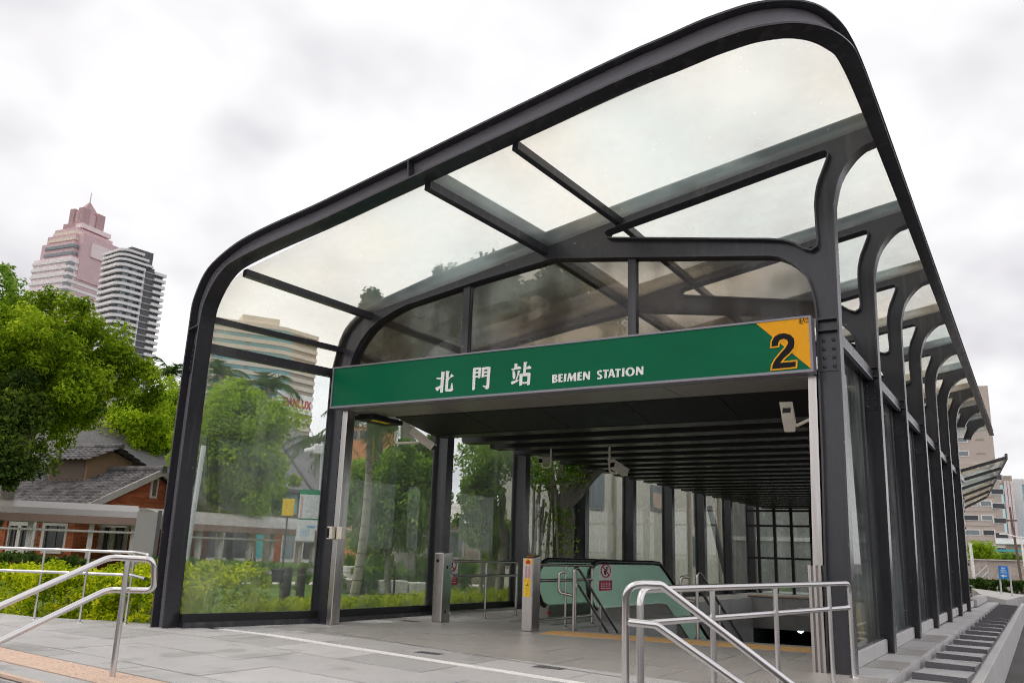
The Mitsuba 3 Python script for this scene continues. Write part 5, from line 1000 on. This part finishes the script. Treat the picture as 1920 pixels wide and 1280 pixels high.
for i in range(14):
    z = zM-2.4-fh*i
    for u in (uA-2.1, uA+.6, uA+3.3, uB-7.0, uB-4.4, uB-1.7):
        w = again('window', sw, pl.m@tr(u, 0, z), k); again('pane', sp2 if (i*7+int(u*3)) % 3 else sg2, pl.m@tr(u, 0, z), w)
    if i: add('floor_line', pl.put(box(uA-10, uB, -.08, 0, z+1.3, z+1.45)), 'mat_cream_dark', k)
    for u in (uW*.25, uW*.7): w = again('window', sw, pr3.m@tr(u, .1, z-.5), k); again('pane', sg2, pr3.m@tr(u, .1, z-.5), w)
for i in range(int((zT-zM-2)/fh)):
    z = zM+2.2+fh*i
    for u in (uA+1.0, u1-6): w = again('window', sw, pl.m@tr(u, .4, z), k); again('pane', sp2, pl.m@tr(u, .4, z), w)
    add('wall_slot', pl.put(box(u1-3.4, u1-1.8, .3, .45, z-.2, z+.2)), 'mat_cream_dark', k)
pl = Plane(1893, 260, 10); k = thing('glass_tower', 'dark teal glass office tower beside the beige tower', 'office tower')
a, b = pl.hit(1885, 960)[0], pl.hit(1902, 960)[0]; z = pl.hit(1890, 906)[1]
add('body', pl.put(box(a, b, 0, 14, -1, z)), 'mat_win_teal', k)
for q in (.28, .62, .97): add('fin', pl.put(box(a+(b-a)*q-.28, a+(b-a)*q+.28, -.5, .2, -1, z+.6)), 'mat_pink_light', k)
add('top', pl.put(box(a-.2, b+.2, -.3, 14, z, z+2)), 'mat_cream_dark', k)
for i in range(8): add('floor_line', pl.put(box(a, b, -.12, .02, z-3.4*i-3, z-3.4*i-2.7)), 'mat_win_dark', k)
pl = Plane(1915, 275, 8); k = thing('glass_tower', 'pale blue glass office tower at the right edge', 'office tower')
a, b = pl.hit(1904, 960)[0], pl.hit(1960, 960)[0]; z = pl.hit(1910, 908)[1]
add('body', pl.put(box(a, b, 0, 14, -1, z)), 'mat_glass_blue', k); add('corner_pier', pl.put(box(a-.6, a+2.2, -.4, 3, -1, z+.4)), 'mat_band_white', k); add('parapet', pl.put(box(a, b, -.5, 14, z, z+1.5)), 'mat_band_white', k)
for i in range(9): add('floor_line', pl.put(box(a+2.2, b, -.12, .02, z-3.4*i-3, z-3.4*i-2.6)), 'mat_band_white', k)
pl = Plane(1890, 120, 0); k = thing('white_shed', 'low white roofed building below the glass towers', 'building')
a, b = pl.hit(1868, 1025)[0], pl.hit(1960, 1025)[0]; add('roof', pl.put(box(a, b, -2, 6, pl.hit(1890, 1020)[1], pl.hit(1890, 1010)[1])), 'mat_white', k); add('wall', pl.put(box(a+1, b, 0, 6, -.5, pl.hit(1890, 1021)[1])), 'mat_cream', k)
add('teal_roof', pl.put(box(a-2.5, a+2.5, -3, -2.1, pl.hit(1870, 1034)[1], pl.hit(1870, 1030)[1])), 'mat_teal_panel', k)
c = dep(1842, 1034, 72); tree('round green tree in front of the beige tower at right', (c[0], c[1], -.5), c, (1.15, 1.15, .95), 60, 110, .15, BRIGHT[:3]+[(.3, .4, .05)], 61, cr=.32, tr_=.14, limbs=4)
c = dep(1893, 1046, 78); tree('low green shrub row beside the round tree at right', (c[0], c[1], -.5), c, (1.5, .9, .4), 40, 90, .14, MID, 62, cr=.3, tr_=.08, limbs=4, name='shrub', cat='shrub')
pl = Plane(1860, 66, 4); k = thing('retaining_wall', 'pale pinkish stone retaining wall at right behind the hedge', 'wall')
a, b = pl.hit(1790, 1070)[0], pl.hit(1990, 1070)[0]; add('wall', pl.put(box(a, b, 0, .5, -.6, pl.hit(1860, 1050)[1])), 'mat_stone_wall', k); add('coping', pl.put(box(a, b, -.1, .6, pl.hit(1860, 1050)[1], pl.hit(1860, 1048)[1])), 'mat_bench', k)
q = bz(1888, 1117, -.45); hedge('clipped_hedge', 'dark clipped hedge behind the blue sign at right', [(bz(1858, 1117, -.45)[0], q[0]+6, 40.5, 41.9, -.5, by(1888, 1089, 40.5)[2])], .12, 70, DARK, 63, bump=.03)
pl = Plane(1882, 37.5, 3); k = thing('blue_sign', 'blue direction sign on two thin posts in front of the clipped hedge', 'sign')
a, b = pl.hit(1871, 1060), pl.hit(1892, 1085); add('panel', pl.put(cbox(a[0], b[0], -.02, .02, b[1], a[1], .004)), 'mat_blue', k)
for u in (a[0]+.03, b[0]+.05): add('post', pl.put(tube([(u, .05, -.5), (u, .05, a[1])], .03, 8)), 'mat_lamp_grey', k)
m = MB(); uc = (a[0]+b[0])/2; hh = a[1]-b[1]
for i, (f0, f1) in enumerate(((.78, .90), (.62, .74), (.46, .58))): m += pl.put(box(uc-.10+(.03 if i == 0 else 0), uc+.10-(.03 if i == 0 else 0), -.024, -.0205, b[1]+hh*f0, b[1]+hh*f0+hh*.045)); m += pl.put(box(uc-.06, uc+.02, -.024, -.0205, b[1]+hh*f1-hh*.02, b[1]+hh*f1+hh*.01))
m += pl.put(prism(Polygon([(uc+.09, b[1]+hh*.2), (uc+.09, b[1]+hh*.28), (uc, b[1]+hh*.28), (uc, b[1]+hh*.36), (uc-.11, b[1]+hh*.24), (uc, b[1]+hh*.12), (uc, b[1]+hh*.2)]), .003, np.array([[1, 0, 0, 0], [0, 0, 1, -.0245], [0, 1, 0, 0], [0, 0, 0, 1.0]])))
add('lettering', m, 'mat_paper', k)
pl = Plane(1908, 62, 0); k = thing('street_lamp', 'white street lamp with a curved double arm at the right edge', 'street lamp')
u, z = pl.hit(1914, 1005); u2, z2 = pl.hit(1884, 1001)
add('pole', pl.put(tube([(u+.1, 0, -.5), (u, 0, z)], [.1, .06], 10)), 'mat_white', k, smooth=50); add('arm', pl.put(tube(fillet([(u, 0, z-.1), (u-.5, 0, z+.05), (u2, 0, z2)], .3), .04, 8)), 'mat_white', k); add('lamp_head', pl.put(box(u2-.3, u2+.1, -.1, .1, z2-.03, z2+.06)), 'mat_white', k)
add('arm', pl.put(tube(fillet([(u, 0, z-.1), (u+.6, 0, z+.05), (u+1.6, 0, z+.12)], .3), .04, 8)), 'mat_white', k)
pl = Plane(1897, 64, 0); k = thing('utility_pole', 'dark thin utility pole left of the white street lamp', 'pole'); u, z = pl.hit(1893, 950); add('pole', pl.put(tube([(u+.25, 0, -.5), (u, 0, z)], [.09, .06], 8)), 'mat_brown', k)
add('crossarm', pl.put(box(u-.35, u+.35, -.05, .05, z-.9, z-.8)), 'mat_brown', k)
pl = Plane(1820, 55, 0); k = thing('short_post', 'short white post beside the round tree at right', 'post'); u, z = pl.hit(1819, 1018); add('pole', pl.put(tube([(u+.05, 0, -.5), (u, 0, z)], .08, 8)), 'mat_white', k)
k = thing('ramp_slab', 'low grey ramp slab at the far end of the platform', 'ramp')
a = [bz(px, py, .12) for px, py in ((1815, 1110), (1868, 1116), (1850, 1103), (1815, 1103))]
c = np.array([[-1.9, 34.75], [-1.15, 34.75], [-.55, 41], [-2.6, 41]])
add('slab', hexa([(*q, -.5) for q in c]+[(*q, h) for q, h in zip(c, (.20, .06, .12, .30))]), 'mat_granite', k)
k = thing('stair_rails', 'grey stair railing beyond the ramp at right', 'handrail')
for s in (0, .5):
    p = dep(1822, 1100, 46+s*2); q = dep(1853, 1072, 46+s*2); add('rail', tube([p, q], .05, 8), 'mat_lamp_grey', k); add('rail', tube([p+[0, 0, .35], q+[0, 0, .35]], .04, 8), 'mat_lamp_grey', k)
    for f in (0, .5, 1): w = p*(1-f)+q*f; add('post', tube([[w[0], w[1], -.5], w+[0, 0, .35]], .03, 8), 'mat_lamp_grey', k)
# rear canopy behind the entrance
k = thing('rear_canopy', 'small tilted glass canopy with dark ribs behind the far end of the entrance', 'canopy')
A, B = by(1887, 855, 36.5), by(1887, 855, 36.5)
z = A[2]; far = bz(1850, 929, z-.35); near_l = np.array([-3.4, 36.5, z-.75]); far_l = np.array([-3.6, far[1], z-1.1])
pts = [A, far, far_l, near_l]
add('glass', sheet([near_l+[0, 0, .02], A+[0, 0, .02]], [far_l+[0, 0, .02], far+[0, 0, .02]], 6, 3), 'mat_roof_glass', k)
for f in np.linspace(0, 1, 6): add('rib', beam(A*(1-f)+far*f+[0, 0, -.06], near_l*(1-f)+far_l*f+[0, 0, -.08], .09, .11), 'mat_steel', k)
add('edge', beam(A, far, .08, .2), 'mat_steel', k); add('edge', beam(near_l, far_l, .12, .3), 'mat_steel', k)
for q in (near_l, far_l): add('column', beam((q[0], q[1], -.5), q, .22, .22, (0, 1, 0)), 'mat_steel', k)
